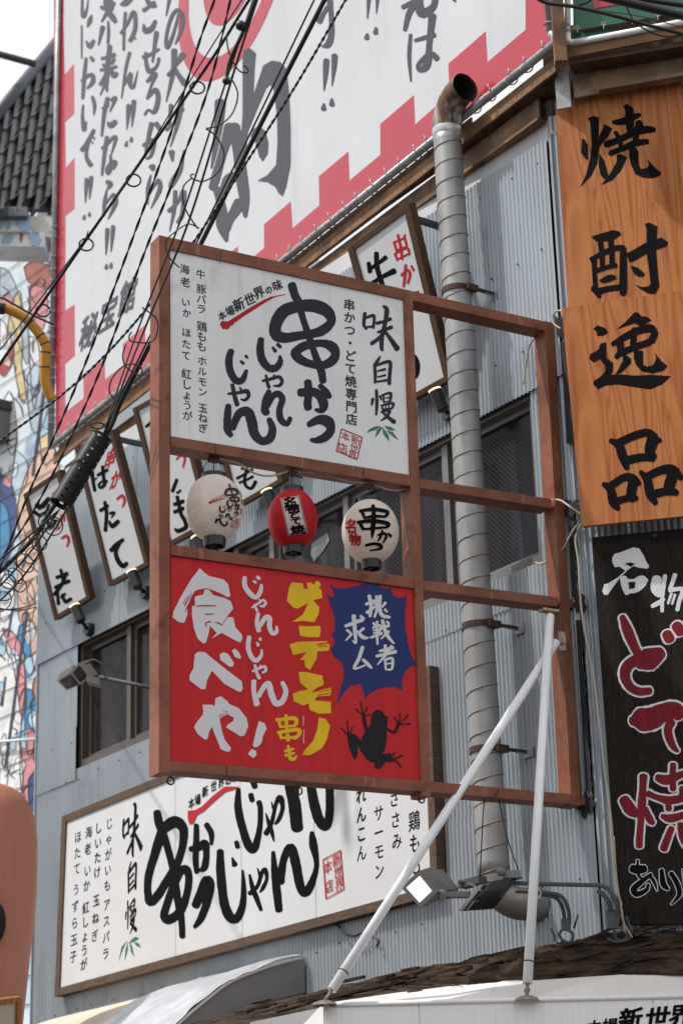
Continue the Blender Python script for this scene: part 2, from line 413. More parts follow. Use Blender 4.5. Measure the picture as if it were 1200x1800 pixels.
M['tan'] = mat('tan_bracket', (.42, .33, .22), .6, var=.2, vscale=20, stain=[((.12, .05, .02), .55, .7, 30, (1, 1, 1))])
M['mesh'] = mat('glass_wire', (.10, .10, .105), .5, metal=.3, var=.05)
# ---------------------------------------------------------------- ground
g = MB(); g.quad((-900, -900, 0), (900, -900, 0), (900, 900, 0), (-900, 900, 0)); struct(g, 'street_ground', M['ground'])

# ---------------------------------------------------------------- corrugated shop building
bld = thing('corrugated_shop_building', 'grey corrugated iron shop building with wired glass windows and a rusty steel top beam', 'building', PA(2.5, 0))
def corrug(Pf, s0, s1, z0, z1, o=0.0, pitch=.032, amp=.0068, ph=0.0, step=8, lap=None):
    m = MB(); n = max(2, int(abs(s1 - s0) / pitch * step)); rows = [z0, z1] if z1 - z0 < 1.2 else [z0, (z0 + z1) / 2, z1]
    for i in range(n + 1):
        s = lerp(s0, s1, i / n)
        oo = o + amp * math.sin(2 * math.pi * (s / pitch) + ph) + .003 * mn.noise(V((s * 1.7, z0, 2)))
        for z in rows: m.v.append(Pf(s, z, oo + .003 * mn.noise(V((s * .9, z * .8, 5)))))
    k = len(rows)
    for i in range(n):
        for j in range(k - 1):
            m.f.append([i * k + j, (i + 1) * k + j, (i + 1) * k + j + 1, i * k + j + 1]); m.sm.append(True)
    return m
def add(a, b):
    base = len(a.v); a.v += b.v; a.f += [[i + base for i in f] for f in b.f]; a.sm += b.sm; return a
ZT, Z1, Z2, ZB1, ZB2 = 7.36, 5.905, 6.035, 5.015, 5.085
SL_, W1a, W1b, W2a, W2b = 5.60, 5.05, 3.28, 3.11, .225
wa = corrug(PA, 3.19, SL_, Z1 - .035, 7.10, .012)
add(wa, corrug(PA, 1.62, 3.20, Z2 - .035, ZT - .004, .010)); add(wa, corrug(PA, -.03, 1.63, Z2 - .03, ZT, .014))
add(wa, corrug(PA, W1a - .02, SL_, 5.30, Z1, 0)); add(wa, corrug(PA, W1a - .02, SL_, ZB1 - .08, 5.31, .006))
add(wa, corrug(PA, -.03, W2b + .02, 5.25, Z2, .0)); 
add(wa, corrug(PA, W2b - .03, SL_, 3.9, ZB1 - .005, 0)); add(wa, corrug(PA, W2b - .03, 3.2, 4.9, ZB2 - .005, .004))
add(wa, corrug(PA, -.03, W2b, 3.9, 5.26, .005)); add(wa, corrug(PA, -.03, 2.4, 2.6, 3.91, .006)); add(wa, corrug(PA, 2.39, SL_ + .02, 2.6, 3.91, .0))
wa.build('side_wall', M['corr'], bld)
wc = corrug(PC, -.005, 2.4, 5.32, 7.38, .012); add(wc, corrug(PC, -.004, 2.4, 2.6, 5.33, .004)); wc.build('corner_wall', M['corr'], bld)
sc_ = MB(); sc_.lathe((0, 0, 0), [(.0055, 0), (.0055, .003), (.003, .006), (.001, .006)], 8, nA)
s0_ = sc_.build('screw', M['clamp'], bld, V((0, 0, 0))); sp_rng = random.Random(9); first_ = True
for zz, sa, sb in ((7.25, .05, 1.5), (6.75, .05, 1.5), (6.25, .05, 3.0), (5.2, 5.08, 5.55), (4.93, .3, 5.4), (3.45, .1, 1.0), (3.42, 1.3, 5.4), (6.98, 3.4, 5.4), (6.15, 3.4, 5.5)):
    q = sa
    while q < sb:
        o = s0_ if first_ else s0_.copy()
        if not first_: COL.objects.link(o); o.parent = bld
        first_ = False; o.location = PA(q + sp_rng.uniform(-.02, .02), zz + sp_rng.uniform(-.012, .012), .017) - ORG[bld.name]; q += .192 + .032 * sp_rng.randint(0, 3)
# pale boards above the sheets
ps = MB(); ps.box(PA(-.03, ZT - .01, -.03), dA * 2.2, UP * .12, nA * .03); ps.box(PA(2.18, 7.08, -.03), dA * 3.4, UP * .15, nA * .03); ps.box(PC(.0, 7.36, -.03), -dC * 2.3, UP * .13, nC * .03); ps.build('pale_upper_board', M['plaster'], bld)
core = MB()
a0, a1 = PA(SL_ - .01, 0, -.14), PA(.06, 0, -.14); c1 = PC(2.3, 0, -.14); bk = V((5, 5.5, 0)); 
foot = [a0, a1, c1, c1 + bk, a0 + bk]
core.add([p + UP * 2.0 for p in foot] + [p + UP * 7.05 for p in foot], [(0, 1, 6, 5), (1, 2, 7, 6), (2, 3, 8, 7), (3, 4, 9, 8), (4, 0, 5, 9), (5, 6, 7, 8, 9)])
foot = [PA(1.95, 0, -.17), PA(.04, 0, -.10), PC(2.3, 0, -.10), PC(2.3, 0, -.10) + bk, PA(1.95, 0, -.17) + bk]
core.add([p + UP * 7.0 for p in foot] + [p + UP * 7.62 for p in foot], [(0, 1, 6, 5), (1, 2, 7, 6), (2, 3, 8, 7), (3, 4, 9, 8), (4, 0, 5, 9), (5, 6, 7, 8, 9)])
core.build('inner_wall', M['dark'], bld)
ea = MB(); ea.box(PA(SL_, 2.6, -.14), dA * .012, UP * 4.5, nA * .155); ea.build('edge_trim', M['corr'], bld)
low = MB(); low.box(PA(SL_, 0, -.1), -dA * 5.6, UP * 2.62, nA * .09); low.box(PC(0.0, 0, -.1), -dC * 2.3, UP * 2.62, nC * .09); low.build('lower_wall', M['plaster'], bld)

def window(s0, s1, z0, z1, mull, m, pairs):
    w = MB(); t = .05; o0, d = -.12, .10
    w.box(PA(s0, z0, o0), dA * -(s0 - s1), UP * t, nA * d); w.box(PA(s0, z1 - t, o0), dA * -(s0 - s1), UP * t, nA * d)
    w.box(PA(s0, z0 + t, o0), dA * -t, UP * (z1 - z0 - 2 * t), nA * d); w.box(PA(s1 + t, z0 + t, o0), dA * -t, UP * (z1 - z0 - 2 * t), nA * d)
    for q in mull: w.box(PA(q + .025, z0 + t, o0), dA * -.05, UP * (z1 - z0 - 2 * t), nA * (d - .02))
    # inner sash lines
    for a, b in pairs:
        for zz in (z0 + t, z1 - t - .035): w.box(PA(a - .002, zz, o0), dA * -(a - b - .004), UP * .035, nA * (d - .045))
        for q in (a - .002, b + .034): w.box(PA(q, z0 + t + .035, o0), dA * -.032, UP * (z1 - z0 - 2 * t - .07), nA * (d - .045))
    wo = w.build('window', m, bld)
    p = MB(); p.quad(PA(s0 - .02, z0 + .02, -.085), PA(s1 + .02, z0 + .02, -.085), PA(s1 + .02, z1 - .02, -.085), PA(s0 - .02, z1 - .02, -.085)); p.build('glass_pane', M['glass'], wo)
    r = MB(); q = 0.0; sp_, H_ = .030, z1 - z0 - .1
    smin, smax = s1 + .03, s0 - .03
    q = smin - H_
    while q < smax:                       # diagonal wires inside the glass
        aa, zz0 = q, z0 + .05; bb, zz1 = q + H_, z1 - .05
        if aa < smin: zz0 += smin - aa; aa = smin
        if bb > smax: zz1 -= bb - smax; bb = smax
        if bb > aa: r.quad(PA(aa, zz0, -.083), PA(aa + .0016, zz0, -.083), PA(bb + .0016, zz1, -.083), PA(bb, zz1, -.083))
        q += sp_
    r.build('glass_wire', M['mesh'], wo)
    return wo
window(W1a, W1b, ZB1, Z1, [4.42, 3.85], M['alu'], [(W1a - .05, 4.445), (4.395, 3.875), (3.825, W1b + .05)])
wo2 = window(W2a, W2b, ZB2, Z2, [2.72, 1.95, 1.02], M['alug'], [(W2a - .05, 2.745), (2.695, 1.975), (1.925, 1.045), (.995, W2b + .05)])
tp = MB(); tp.poly = None
I_ = [(548, 955), (575, 937), (579, 950), (568, 968), (552, 988), (546, 975)]
tp.add([A.hit(x, y, -.080) for x, y in I_], [tuple(range(6))]); tp.build('taped_patch', mat('clear_tape', (.17, .18, .18), .3, var=.3, vscale=9, stretch=(3, 3, 1)), wo2)

# top beam: its flange runs under the billboard, which stands at a slight angle to the wall
def strip(mb, pts_lo, h, th, n):             # vertical band between two points
    a, b = pts_lo; mb.hexa([a, b, b + UP * h, a + UP * h], [a - n * th, b - n * th, b - n * th + UP * h, a - n * th + UP * h])
kl, kr = K.hit(97, 776), K.hit(970, 84)
KB = (kl.z + kr.z) / 2
kl = V((kl.x, kl.y, 0)); kr = V((kr.x, kr.y, 0))
ke = kl + dK * .05
b = MB(); strip(b, (ke + UP * (KB - .150) - nK * .01, kr + UP * (KB - .150) - nK * .01), .080, .016, nK); b.build('beam_flange', M['rusto'], bld)
b = MB(); strip(b, (lerp(kr, ke, .13) + UP * (KB - .10) - nK * .05, ke + UP * (KB - .10) - nK * .05), .11, .012, nK); b.build('rear_rail', M['rust'], bld)
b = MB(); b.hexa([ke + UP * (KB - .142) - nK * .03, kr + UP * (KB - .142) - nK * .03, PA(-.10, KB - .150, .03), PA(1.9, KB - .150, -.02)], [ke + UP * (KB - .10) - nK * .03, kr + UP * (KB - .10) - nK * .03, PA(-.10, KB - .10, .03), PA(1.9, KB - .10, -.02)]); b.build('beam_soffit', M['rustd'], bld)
b = MB(); strip(b, (PA(2.3, 7.47, -.075), PA(-.03, 7.47, .055)), KB - .155 - 7.47, .012, nA); b.build('beam_web', M['rust'], bld)
b = MB(); strip(b, (PA(2.3, 7.455, -.05), PA(-.03, 7.455, .07)), .016, .06, nA); b.build('beam_rib', M['rusto'], bld)
b = MB(); strip(b, (ke + UP * 6.9 - nK * .10, PA(1.9, 6.9, -.16)), KB - .155 - 6.9, .02, nK); b.build('rear_fascia', M['rusto'], bld)
b = MB(); b.box(PA(.5, 7.40, -.06), -dA * .56, UP * (KB - .10 - 7.40), nA * .05); b.box(PC(-.01, 7.40, -.06), -dC * 2.3, UP * .62, nC * .05); b.build('beam_backing', M['rust'], bld)
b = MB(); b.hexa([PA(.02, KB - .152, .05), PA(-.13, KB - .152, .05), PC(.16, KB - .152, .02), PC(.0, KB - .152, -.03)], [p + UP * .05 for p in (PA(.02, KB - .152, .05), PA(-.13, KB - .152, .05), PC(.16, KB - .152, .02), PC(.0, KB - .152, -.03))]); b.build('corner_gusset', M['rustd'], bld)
# corner post and the beam over the corner wall
cpst = MB(); q = A.hit(985, 112, .20); cpst.cbox((q.x, q.y, q.z + .75), V((.062, -.0, 0)), V((0, .07, 0)), UP * 1.5); cpst.build('corner_post', M['rusto'], bld)
Cb = Plane(C.p + nC * .30, nC)
def cband(q0, q1, h, off, th, name, m):
    b = MB(); a, c = Cb.hit(*q0, off), Cb.hit(*q1, off); b.hexa([a, c, c + UP * h, a + UP * h], [p - nC * th for p in (a, c, c + UP * h, a + UP * h)]); b.build(name, m, bld)
cband((990, 102), (1330, 36), .052, 0, .015, 'corner_beam_flange', M['rusto'])
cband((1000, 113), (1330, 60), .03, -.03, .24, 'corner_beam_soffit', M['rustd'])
cband((1008, 172), (1330, 112), .17, -.14, .02, 'corner_beam_web', M['rust'])
cband((1052, 158), (1330, 110), .02, -.10, .06, 'corner_beam_rib', M['rust'])
cband((978, 192), (1003, 187), .25, -.11, .02, 'corner_beam_plate', M['steel'])

# ---------------------------------------------------------------- big red and white billboard
bb = thing('large_billboard', 'huge white vinyl billboard with stepped red border and grey brush lettering above the beam', 'billboard', kl + UP * KB)
TOPZ = 13.2
kl2, kr2 = kl, kr
sh = MB()
nx, nz_ = 60, 24
for j in range(nz_ + 1):
    for i in range(nx + 1):
        p = lerp(kl + nK * 0, kr, i / nx); z = lerp(KB + .02, TOPZ, j / nz_)
        sh.v.append(V((p.x, p.y, z)))
for j in range(nz_):
    for i in range(nx):
        a = j * (nx + 1) + i; sh.f.append([a, a + 1, a + nx + 2, a + nx + 1]); sh.sm.append(True)
banner = sh.build('vinyl_sheet', M['banner'], bb)
ink = Ink(K, 0, 0, 1, base=.001)
ink.poly('962,-160 923,-160 923,52 856,109 853,55 787.5,112 789,165 729,219 727,167 668,218 668,272 614,317 612,266 560,310 561,361 514,401 511,354 464,394 464,436 419,473 418,433 376,468 376,508 335,541 334,506 296,538 297,574 256,607 255,571 216,605 217,642 185,667 184,632 147,657 147,700 115.5,724 115,640 132,625 131.5,535 115,546 115.5,380 131.5,367 131.5,277 116,295 115,215 131,200 130.5,112 114,131 112,51 112.5,-40 128,-55 128,-160 94,-160 99,771 972,79 966,-160'.replace('962,-160 ', '', 1))
ink.m.build('red_border', M['bred'], bb)
# target rings (true circles on the sheet)
tg = Ink(K, base=.0022)
kc = K.hit(408, -62); ex = -dK
def ring(r0, r1):
    n = 72; vs = []; fs = []
    for i in range(n):
        a = 2 * math.pi * i / n; d = ex * math.cos(a) + UP * math.sin(a)
        vs += [kc + d * r0 + nK * .0024, kc + d * r1 + nK * .0024]
    for i in range(n): j = (i + 1) % n; fs.append((2 * i, 2 * i + 1, 2 * j + 1, 2 * j))
    tg.m.add(vs, fs)
R_ = kc.z - K.hit(400, 129).z
ring(R_ * .80, R_); ring(.002, R_ * .52)
tg.m.build('target_ring', M['bred'], bb)
k = Ink(K, 80, 0, 4, base=.0026)
k.st('262,-40,18 258,60,22 268,115,34 290,70,18 300,0,10', '255,180,12 255,300,14 255,410,10', '295,190,10 312,145,34 325,105,10', '288,290,14 312,325,38 340,285,24',
     '255,570,20 280,545,26 328,525,28 332,575,34 295,620,16', '285,410,22 272,550,28 262,690,22', '320,402,24 335,425,26',
     '265,740,16 260,820,22 272,915,30 287,855,10', '330,680,22 345,740,26 340,805,10', '255,1055,30 290,1010,32 340,915,26', '320,955,14 290,1050,22 290,1110,28 318,1160,36', '340,968,15 345,975,14', '328,998,14 333,1006,12',
     '290,1260,30 285,1330,24 280,1425,6', '322,1245,28 316,1310,24 309,1400,6', '270,1538,22 275,1515,16', '308,1516,22 311,1495,14')
k.st('392,50,26 440,60,34 480,20,30', '430,-30,44 432,60,40 470,120,44 490,150,30', '440,10,70 450,60,60', '395,150,14 430,90,24', '402,190,34 372,315,10', '440,150,14 443,230,20 437,305,16',
     '398,412,26 440,400,22 485,385,32', '452,325,36 442,430,38 428,560,36 432,640,16', '388,492,22 440,485,18 497,468,24', '432,515,28 385,595,24', '428,560,24 386,668,10', '455,480,24 480,530,40 502,515,26', '405,452,20 420,478,20', '482,415,26 468,450,16',
     '400,762,20 435,745,20 442,700,10', '437,690,30 412,800,28 396,955,16', '465,705,26 492,690,28 452,785,8', '438,858,14 458,882,40 492,855,34',
     '398,1042,22 440,1010,14 462,980,18', '432,965,30 412,1100,26 397,1230,16', '465,975,24 495,968,26 462,1085,8', '456,1090,14 460,1160,30 440,1218,26 428,1190,16 450,1150,14 490,1140,32 475,1185,20',
     '432,1278,28 455,1292,38 440,1325,16', '432,1330,10 415,1420,26 408,1512,18', '410,1450,12 450,1395,14 482,1368,26 490,1430,34 440,1540,6',
     '435,1612,30 430,1700,22 424,1788,6', '475,1592,30 468,1680,22 460,1768,6', '425,1885,24 430,1860,14', '458,1880,24 462,1850,14')
k.st('530,30,20 560,20,44 595,-10,40', '562,90,24 553,205,22 550,350,18', '530,232,22 572,175,20 620,85,32 633,180,30 610,260,32 590,290,28 612,258,18 635,275,12', '592,370,24 565,480,22 535,690,10', '553,600,12 600,515,26 593,590,30 618,612,22 648,500,8',
     '585,742,34 580,820,26 572,912,6', '622,712,34 615,800,26 607,892,6', '566,1022,26 572,995,14', '602,992,26 606,965,14')
k.st('690,72,30 730,45,22 765,15,26', '705,-20,24 735,30,40 775,42,22', '690,170,12 702,215,42 745,200,38 772,148,26', '688,402,30 740,380,24 797,345,18', '780,228,34 765,330,26 752,435,14', '704,370,20 708,440,26 730,502,36 780,465,20 797,410,22',
     '714,572,22 772,518,34 740,610,16 712,695,12 770,630,32 792,690,34 765,785,32 722,772,16 698,805,18', '688,1022,24 740,990,32 762,1000,32 742,1090,24 708,1115,14', '745,868,34 720,980,26 695,1105,8', '778,868,36 802,905,34', '748,1170,48 756,1190,30', '740,1230,10 720,1320,26 714,1430,18', '718,1375,14 765,1300,18 795,1265,24 802,1330,32 740,1465,6')
k.st('870,-10,26 848,110,8', '932,100,12 900,230,22 855,335,26 848,260,22 880,130,24 925,70,26 962,120,34 950,220,30 912,308,10', '862,527,26 910,465,18 965,385,46', '905,355,44 898,500,36 848,715,10', '908,480,28 940,535,36 978,585,48', '850,912,26 905,860,18 965,765,26', '882,740,32 868,902,14', '955,690,42 932,850,32 878,1032,8', '886,1068,44 892,1130,16', '972,1055,8 950,1180,32 900,1270,46 878,1315,30', '868,1482,32 930,1420,22 972,1345,34 962,1500,32 928,1562,24', '912,1345,30 903,1480,26 872,1625,8')
k.z(330, 0, 4)
k.poly('385,400 400,345 440,340 478,375 470,450 460,670 530,460 590,425 650,435 690,480 710,650 720,900 720,1160 690,1310 665,1380 640,1360 610,1310 560,1280 490,1270 560,1230 620,1160 630,1000 625,800 600,620 575,595 550,620 480,780 420,930 405,1120 380,1180 330,1170 370,1000 385,800', '440,960 460,905 500,885 545,920 565,1000 560,1080 525,1135 500,1100 480,1010')
k.st('228,720,78 218,850,66 190,1050,36 165,1180,12', '300,895,90 245,1070,60 195,1250,64 172,1320,52', '205,1330,56 235,1450,64 245,1580,90 270,1690,26', '325,890,80 352,1050,76 378,1250,82 398,1400,70 402,1520,26', '235,1420,36 275,1270,66 345,1235,60', '262,1600,76 300,1530,60 365,1430,90', rough=.02)
k.st('990,-40,46 1005,100,34 1008,230,40 985,310,46 940,325,10', '922,150,40 960,80,30 1010,10,24', '972,425,42 966,520,34 955,640,4', '1030,390,42 1025,480,32 1011,605,4', '952,765,38 956,730,16', '1010,735,38 1010,695,16')
k.z(600, 0, 2)
k.st('95,-10,14 90,65,3', '126,-10,14 122,48,3', '88,134,19 90,120,10', '119,115,19 121,98,10', '222,105,14 240,40,22 285,-15,20', '272,-15,20 280,45,34 320,25,24 330,-15,20', '215,25,16 265,0,18', '242,122,12 237,200,14 243,285,6', '258,142,12 325,122,18', '318,55,28 308,150,20 300,225,28 275,245,18 270,225,14 310,188,16 334,205,22', '392,-6,12 398,4,8')
k.z(0, 450, 2)
k.ft('秘宝館', 312, 262, 450, 140, 62, 118, shear=-.62, lean=-.16, bold=.035)
k.m.build('lettering', M['bink'], bb)
# pipe frame and lashings
pf = MB(); a, c = K.hit(94, 786, .02), K.hit(960, 100, .02); r1 = .024
pl_ = [V((kl.x, kl.y, TOPZ)) + nK * .02 + dK * .03, V((kl.x, kl.y, KB - .02)) + nK * .02 + dK * .03, V((kr.x, kr.y, KB - .02)) + nK * .02 - dK * .06, V((kr.x, kr.y, KB + .05)) + nK * .02 - dK * .025, V((kr.x, kr.y, TOPZ)) + nK * .02 - dK * .025]
for s_, e_ in ((0, 1), (1, 2), (3, 4)): pf.tube([pl_[s_], pl_[e_]], r1, 10)
pf.tube(vcat([pl_[2], lerp(pl_[2], pl_[3], .5) - dK * .012, pl_[3]], 4), r1, 10)
pf.build('pipe_frame', M['steel'], bb)
tie = MB(); tt = random.Random(3)
def ring_pts(c, n1, n2, r, k=12, tw=0.0, ax=V((0, 0, 0))): return [c + (n1 * math.cos(2 * math.pi * i / k) + n2 * math.sin(2 * math.pi * i / k)) * r + ax * tw * (i / k - .5) for i in range(k + 1)]
tie.tube(ring_pts(V((0, 0, 0)), nK, UP, .034, tw=.05, ax=dK), .0042, 5); tie.tube([V((0, 0, .03)) + nK * .015, V((0, 0, .065)) + nK * .012 + dK * .012], .004, 5)
t0 = tie.build('lashing', M['steel'], bb, V((0, 0, 0))); t0.location = pl_[1] - ORG[bb.name] - dK * .1
tie2 = MB(); tie2.tube(ring_pts(V((0, 0, 0)), nK, dK, .034, tw=.05, ax=UP), .0042, 5); tie2.tube([nK * .015 - dK * .03, nK * .012 - dK * .065 + UP * .01], .004, 5)
t1 = tie2.build('lashing', M['steel'], bb, V((0, 0, 0))); t1.location = lerp(pl_[1], pl_[0], .04) - ORG[bb.name]
Ln = (pl_[2] - pl_[1]).length; n_ = int(Ln / .155)
for i in range(1, n_):
    o = t0.copy(); COL.objects.link(o); o.parent = bb; o.location = lerp(pl_[1], pl_[2], (i + tt.uniform(.1, .5)) / n_) - ORG[bb.name]; o.rotation_euler = (0, 0, tt.uniform(-.25, .25))
for i in range(1, 16):
    o = t1.copy(); COL.objects.link(o); o.parent = bb; o.location = pl_[1] + UP * (.12 * i + tt.uniform(0, .05)) - ORG[bb.name]
for i in range(0, 3):
    o = t1.copy(); COL.objects.link(o); o.parent = bb; o.location = pl_[3] + UP * (.06 + .14 * i) - ORG[bb.name]; o.rotation_euler = (0, 0, math.pi)

# green billboard over the corner wall
gk = Plane(C.p + nC * .28, nC)
gb = thing('green_billboard', 'dark green billboard with a red patch on a white pipe frame over the corner', 'billboard', gk.hit(1000, 85))
m_ = MB(); m_.add(quadpx(gk, [(1007, 54), (1330, 0), (1330, -200), (1003, -200)]), [(0, 1, 2, 3)]); m_.hexa(quadpx(gk, [(1006, 60), (1075, 49), (1075, 62), (1006, 74)], -.03), quadpx(gk, [(1006, 60), (1075, 49), (1075, 62), (1006, 74)], -.05)); m_.build('vinyl_sheet', M['bgreen'], gb)
m_ = MB(); m_.add(quadpx(gk, [(1040, 0), (1044, 15), (1100, 5), (1130, -30), (1036, -30)], .003), [(0, 1, 2, 3, 4)]); m_.build('red_patch', M['bred'], gb)
m_ = MB(); m_.tube([gk.hit(996, -200, .03), gk.hit(997, 60, .03)], .016); m_.tube(vcat([gk.hit(997, 60, .03), gk.hit(998, 72, .03), gk.hit(1008, 75, .03)], 5), .017); m_.tube([gk.hit(1008, 75, .03), gk.hit(1330, 14, .03)], .017); m_.build('pipe_frame', M['whitepipe'], gb)
for q in ((1014, 48), (1060, 42), (1110, 33), (1155, 26), (1190, 20)):
    c = gk.hit(*q, .02); m_ = MB(); m_.tube([c + V((math.cos(a) * .011, 0, math.sin(a) * .011)) for a in [i * .7 for i in range(10)]], .003, 6)
    m_.tube([c, c + UP * -.05 + V((.004, 0, 0)) + nC * .03], .0025, 5); m_.build('lashing', M['beige'], gb)
m_ = MB(); m_.tube([gk.hit(995, 40, .055), gk.hit(1012, 50, .03)], .0025, 5); m_.tube([gk.hit(995, 52, .055), gk.hit(1014, 50, .03)], .0025, 5); m_.build('lashing', M['beige'], gb)

# ---------------------------------------------------------------- projecting sign
SD = .10
fs = thing('projecting_sign', 'tall rust red frame sign with white upper and red lower panel, projecting from the wall', 'sign', S.hit(640, 1398, -SD / 2))
def sbar(q, off=0.0, d=SD): 
    f_ = quadpx(S, q, off); return f_, [p - nS * d for p in f_]
fr = MB()
bars = [[(280, 413), (299, 417.5), (299, 1358), (279.5, 1358)], [(299.2, 417.5), (709, 508), (709, 526), (299.2, 438)], [(709.2, 508), (724.5, 511.5), (757, 1400), (741, 1398)],
        [(301, 767), (720, 835), (720.7, 854), (301, 784)], [(301, 957), (726.5, 1015), (727.3, 1034), (301, 975)], [(299.2, 1337), (740, 1372), (740.8, 1391), (299.2, 1354)],
        [(725, 512), (957, 565), (957.6, 581), (725.6, 528)], [(737, 841), (968, 877), (968.7, 893), (737.6, 857)], [(744, 1020), (979.5, 1050), (980, 1066), (744.6, 1037)], [(756.5, 1373.5), (1002.6, 1396), (1003, 1413), (757, 1392)],
        [(957, 564), (973, 568), (1020, 1416), (1003.5, 1414)]]
for i, q in enumerate(bars):
    f_, b_ = sbar(q, -.0015 * (i % 2)); fr.hexa(f_, b_)
# stub ends let into the wall
for q in ([(973.5, 569), (990, 573), (990.5, 588), (974, 584)], [(990.6, 880), (1010, 883), (1010.5, 898), (991.2, 895)], [(1000.6, 1053), (1020, 1056), (1020.5, 1071), (1001.2, 1068)], [(1020.2, 1398), (1036, 1400), (1036.5, 1416), (1020.6, 1414)]):
    f_, b_ = sbar(q, -.004, SD - .01); fr.hexa(f_, b_)
fr.build('frame', M['frame'], fs)
# thin weld seams / joint covers
for (x, y0, y1) in ((388, 440, 461), (440, 965, 992), (379, 780, 799), (638, 822, 841), (398, 1345, 1362)):
    jt = MB(); f_, b_ = sbar([(x, y0), (x + 1.2, y0 + .2), (x + 1.2, y1), (x, y1)], .0012, .002); jt.hexa(f_, b_); jt.build('joint_seam', M['rustd'], fs)
ho = MB()
for x, y in ((300, 1366), (525, 1384), (740, 1399)):
    ho = MB(); c = S.hit(x, y, -SD / 2) - UP * .004; ho.tube([c + dB * math.cos(a) * .017 - UP * (.012 + math.sin(a) * .017) for a in [i * .63 for i in range(11)]], .004, 6); ho.build('hook', M['clamp'], fs)
def spanel(name, q, m):
    f_, b_ = sbar(q, -.012, .06); mb = MB(); mb.hexa(f_, b_); return mb.build(name, m, fs)
up = spanel('white_panel', [(299.3, 438.2), (708.8, 526.2), (719.6, 834.7), (301, 766.7)], M['white'])
lo = spanel('red_panel', [(300.6, 975.3), (727, 1034.2), (740.4, 1371.7), (299.4, 1336.6)], M['redp'])
SF = Plane(S.p - nS * .012, nS)
U1, U2, L1, L2 = (250, 400, 4), (450, 420, 4), (250, 950, 4), (450, 960, 4)
KUSHI = ('252,325,62 275,400,58 300,450,60 330,560,46 370,680,50 410,800,48 455,920,56 470,1000,50', '310,470,80 200,505,90 142,590,86 140,670,84 205,695,72 300,680,62 400,665,62 470,640,72 528,580,62 500,510,84 410,470,92 310,470,80',
         '270,800,62 340,752,62 450,733,52 530,755,72 558,810,64 530,860,68 460,888,56 370,875,56 300,838,66 270,800,62')
KA = ('310,1080,60 400,1075,60 455,1110,68 475,1170,64 455,1205,46 418,1200,22', '364,1005,54 370,1080,58 362,1150,56 366,1188,56', '450,1032,36 495,1075,42 515,1110,38')
TSU = ('372,1305,42 440,1272,64 505,1285,80 525,1340,62 490,1390,62 430,1415,46 385,1412,24',)
AJI = ('765,522,26 757,600,24 775,632,18', '768,555,18 822,538,24 830,560,22 824,625,20', '778,620,16 820,614,18', '848,592,24 905,578,20 945,562,26', '893,470,14 918,500,34 905,600,30 885,680,32 882,765,28 893,785,10', '856,655,18 900,640,20 952,620,28', '905,655,24 860,700,26 812,735,28', '903,645,18 950,710,30 992,772,40')
JI = ('872,825,12 848,865,26 832,878,12', '832,880,20 838,960,24 834,1012,14', '840,890,18 925,862,24 944,880,26 938,960,26 936,1018,26', '855,928,13 908,915,18', '857,970,12 908,957,16', '842,1004,14 930,990,18')
MAN = ('845,1062,20 850,1150,24 844,1235,16', '820,1125,24 814,1165,14', '872,1105,20 880,1132,12', '886,1098,14 945,1085,22 940,1140,20', '893,1100,15 898,1150,14', '900,1120,9 940,1113,10', '900,1146,10 938,1142,10', '880,1172,16 962,1155,20 955,1192,16', '884,1172,14 890,1202,14', '910,1168,9 912,1195,9', '933,1165,9 932,1192,9', '886,1200,12 952,1190,14', '880,1218,16 938,1205,22 915,1250,22 876,1278,8', '893,1222,14 930,1255,24 972,1288,30')
ik = Ink(SF, *U2)
ik.st(*KUSHI, *KA, *TSU, *AJI, *JI, *MAN)
ik.ft('串かつ・どて焼専門店', 655, 462, 672, 1268, 84, 84, shear=.18, bold=.022)
ik.z(*U1)
ik.st('835,785,44 830,860,54 845,930,56 890,985,52 940,985,52 970,945,42 968,905,22', '918,842,18 937,868,26', '952,822,28 972,840,24', '848,1078,20 900,1065,24 960,1050,26 983,1080,26 965,1110,24 922,1112,10', '870,1038,18 880,1090,24 892,1124,26', '926,1036,14 938,1060,18',
      '892,1150,36 868,1210,46 862,1285,56 880,1300,46', '880,1255,40 915,1190,44 955,1168,46 985,1205,46 965,1280,46 975,1350,48 1018,1380,38 1040,1340,34',
      '625,868,46 610,930,52 620,1010,52 660,1075,50 705,1070,46 733,1005,26', '692,938,16 712,955,24', '728,902,22 740,915,18', '606,1168,18 680,1160,24 735,1150,32 748,1185,26 722,1212,22 693,1205,8', '634,1105,28 650,1180,30 668,1245,34', '688,1125,14 700,1150,16',
      '606,1252,42 600,1340,54 600,1420,50 625,1460,36', '635,1410,46 680,1310,58 742,1295,68 772,1370,72 790,1450,66 842,1500,56 900,1478,62 915,1410,54 892,1348,38')
ik.ft('海老', 300, 292, 305, 382, 72, shear=.2, bold=.01); ik.ft('いか', 308, 525, 314, 600, 66, shear=.2, bold=.01); ik.ft('ほたて', 312, 737, 310, 898, 68, shear=.2, bold=.01); ik.ft('紅しょうが', 312, 1028, 320, 1322, 74, shear=.2, bold=.01)
ik.ft('牛', 412, 328, 412, 328, 70, shear=.2, bold=.01); ik.ft('豚バラ', 416, 432, 416, 572, 72, shear=.2, bold=.01); ik.ft('鶏もも', 420, 695, 419, 835, 76, shear=.2, bold=.01); ik.ft('ホルモン', 422, 937, 424, 1155, 68, shear=.2, bold=.01); ik.ft('玉ねぎ', 426, 1268, 428, 1410, 70, shear=.2, bold=.01)
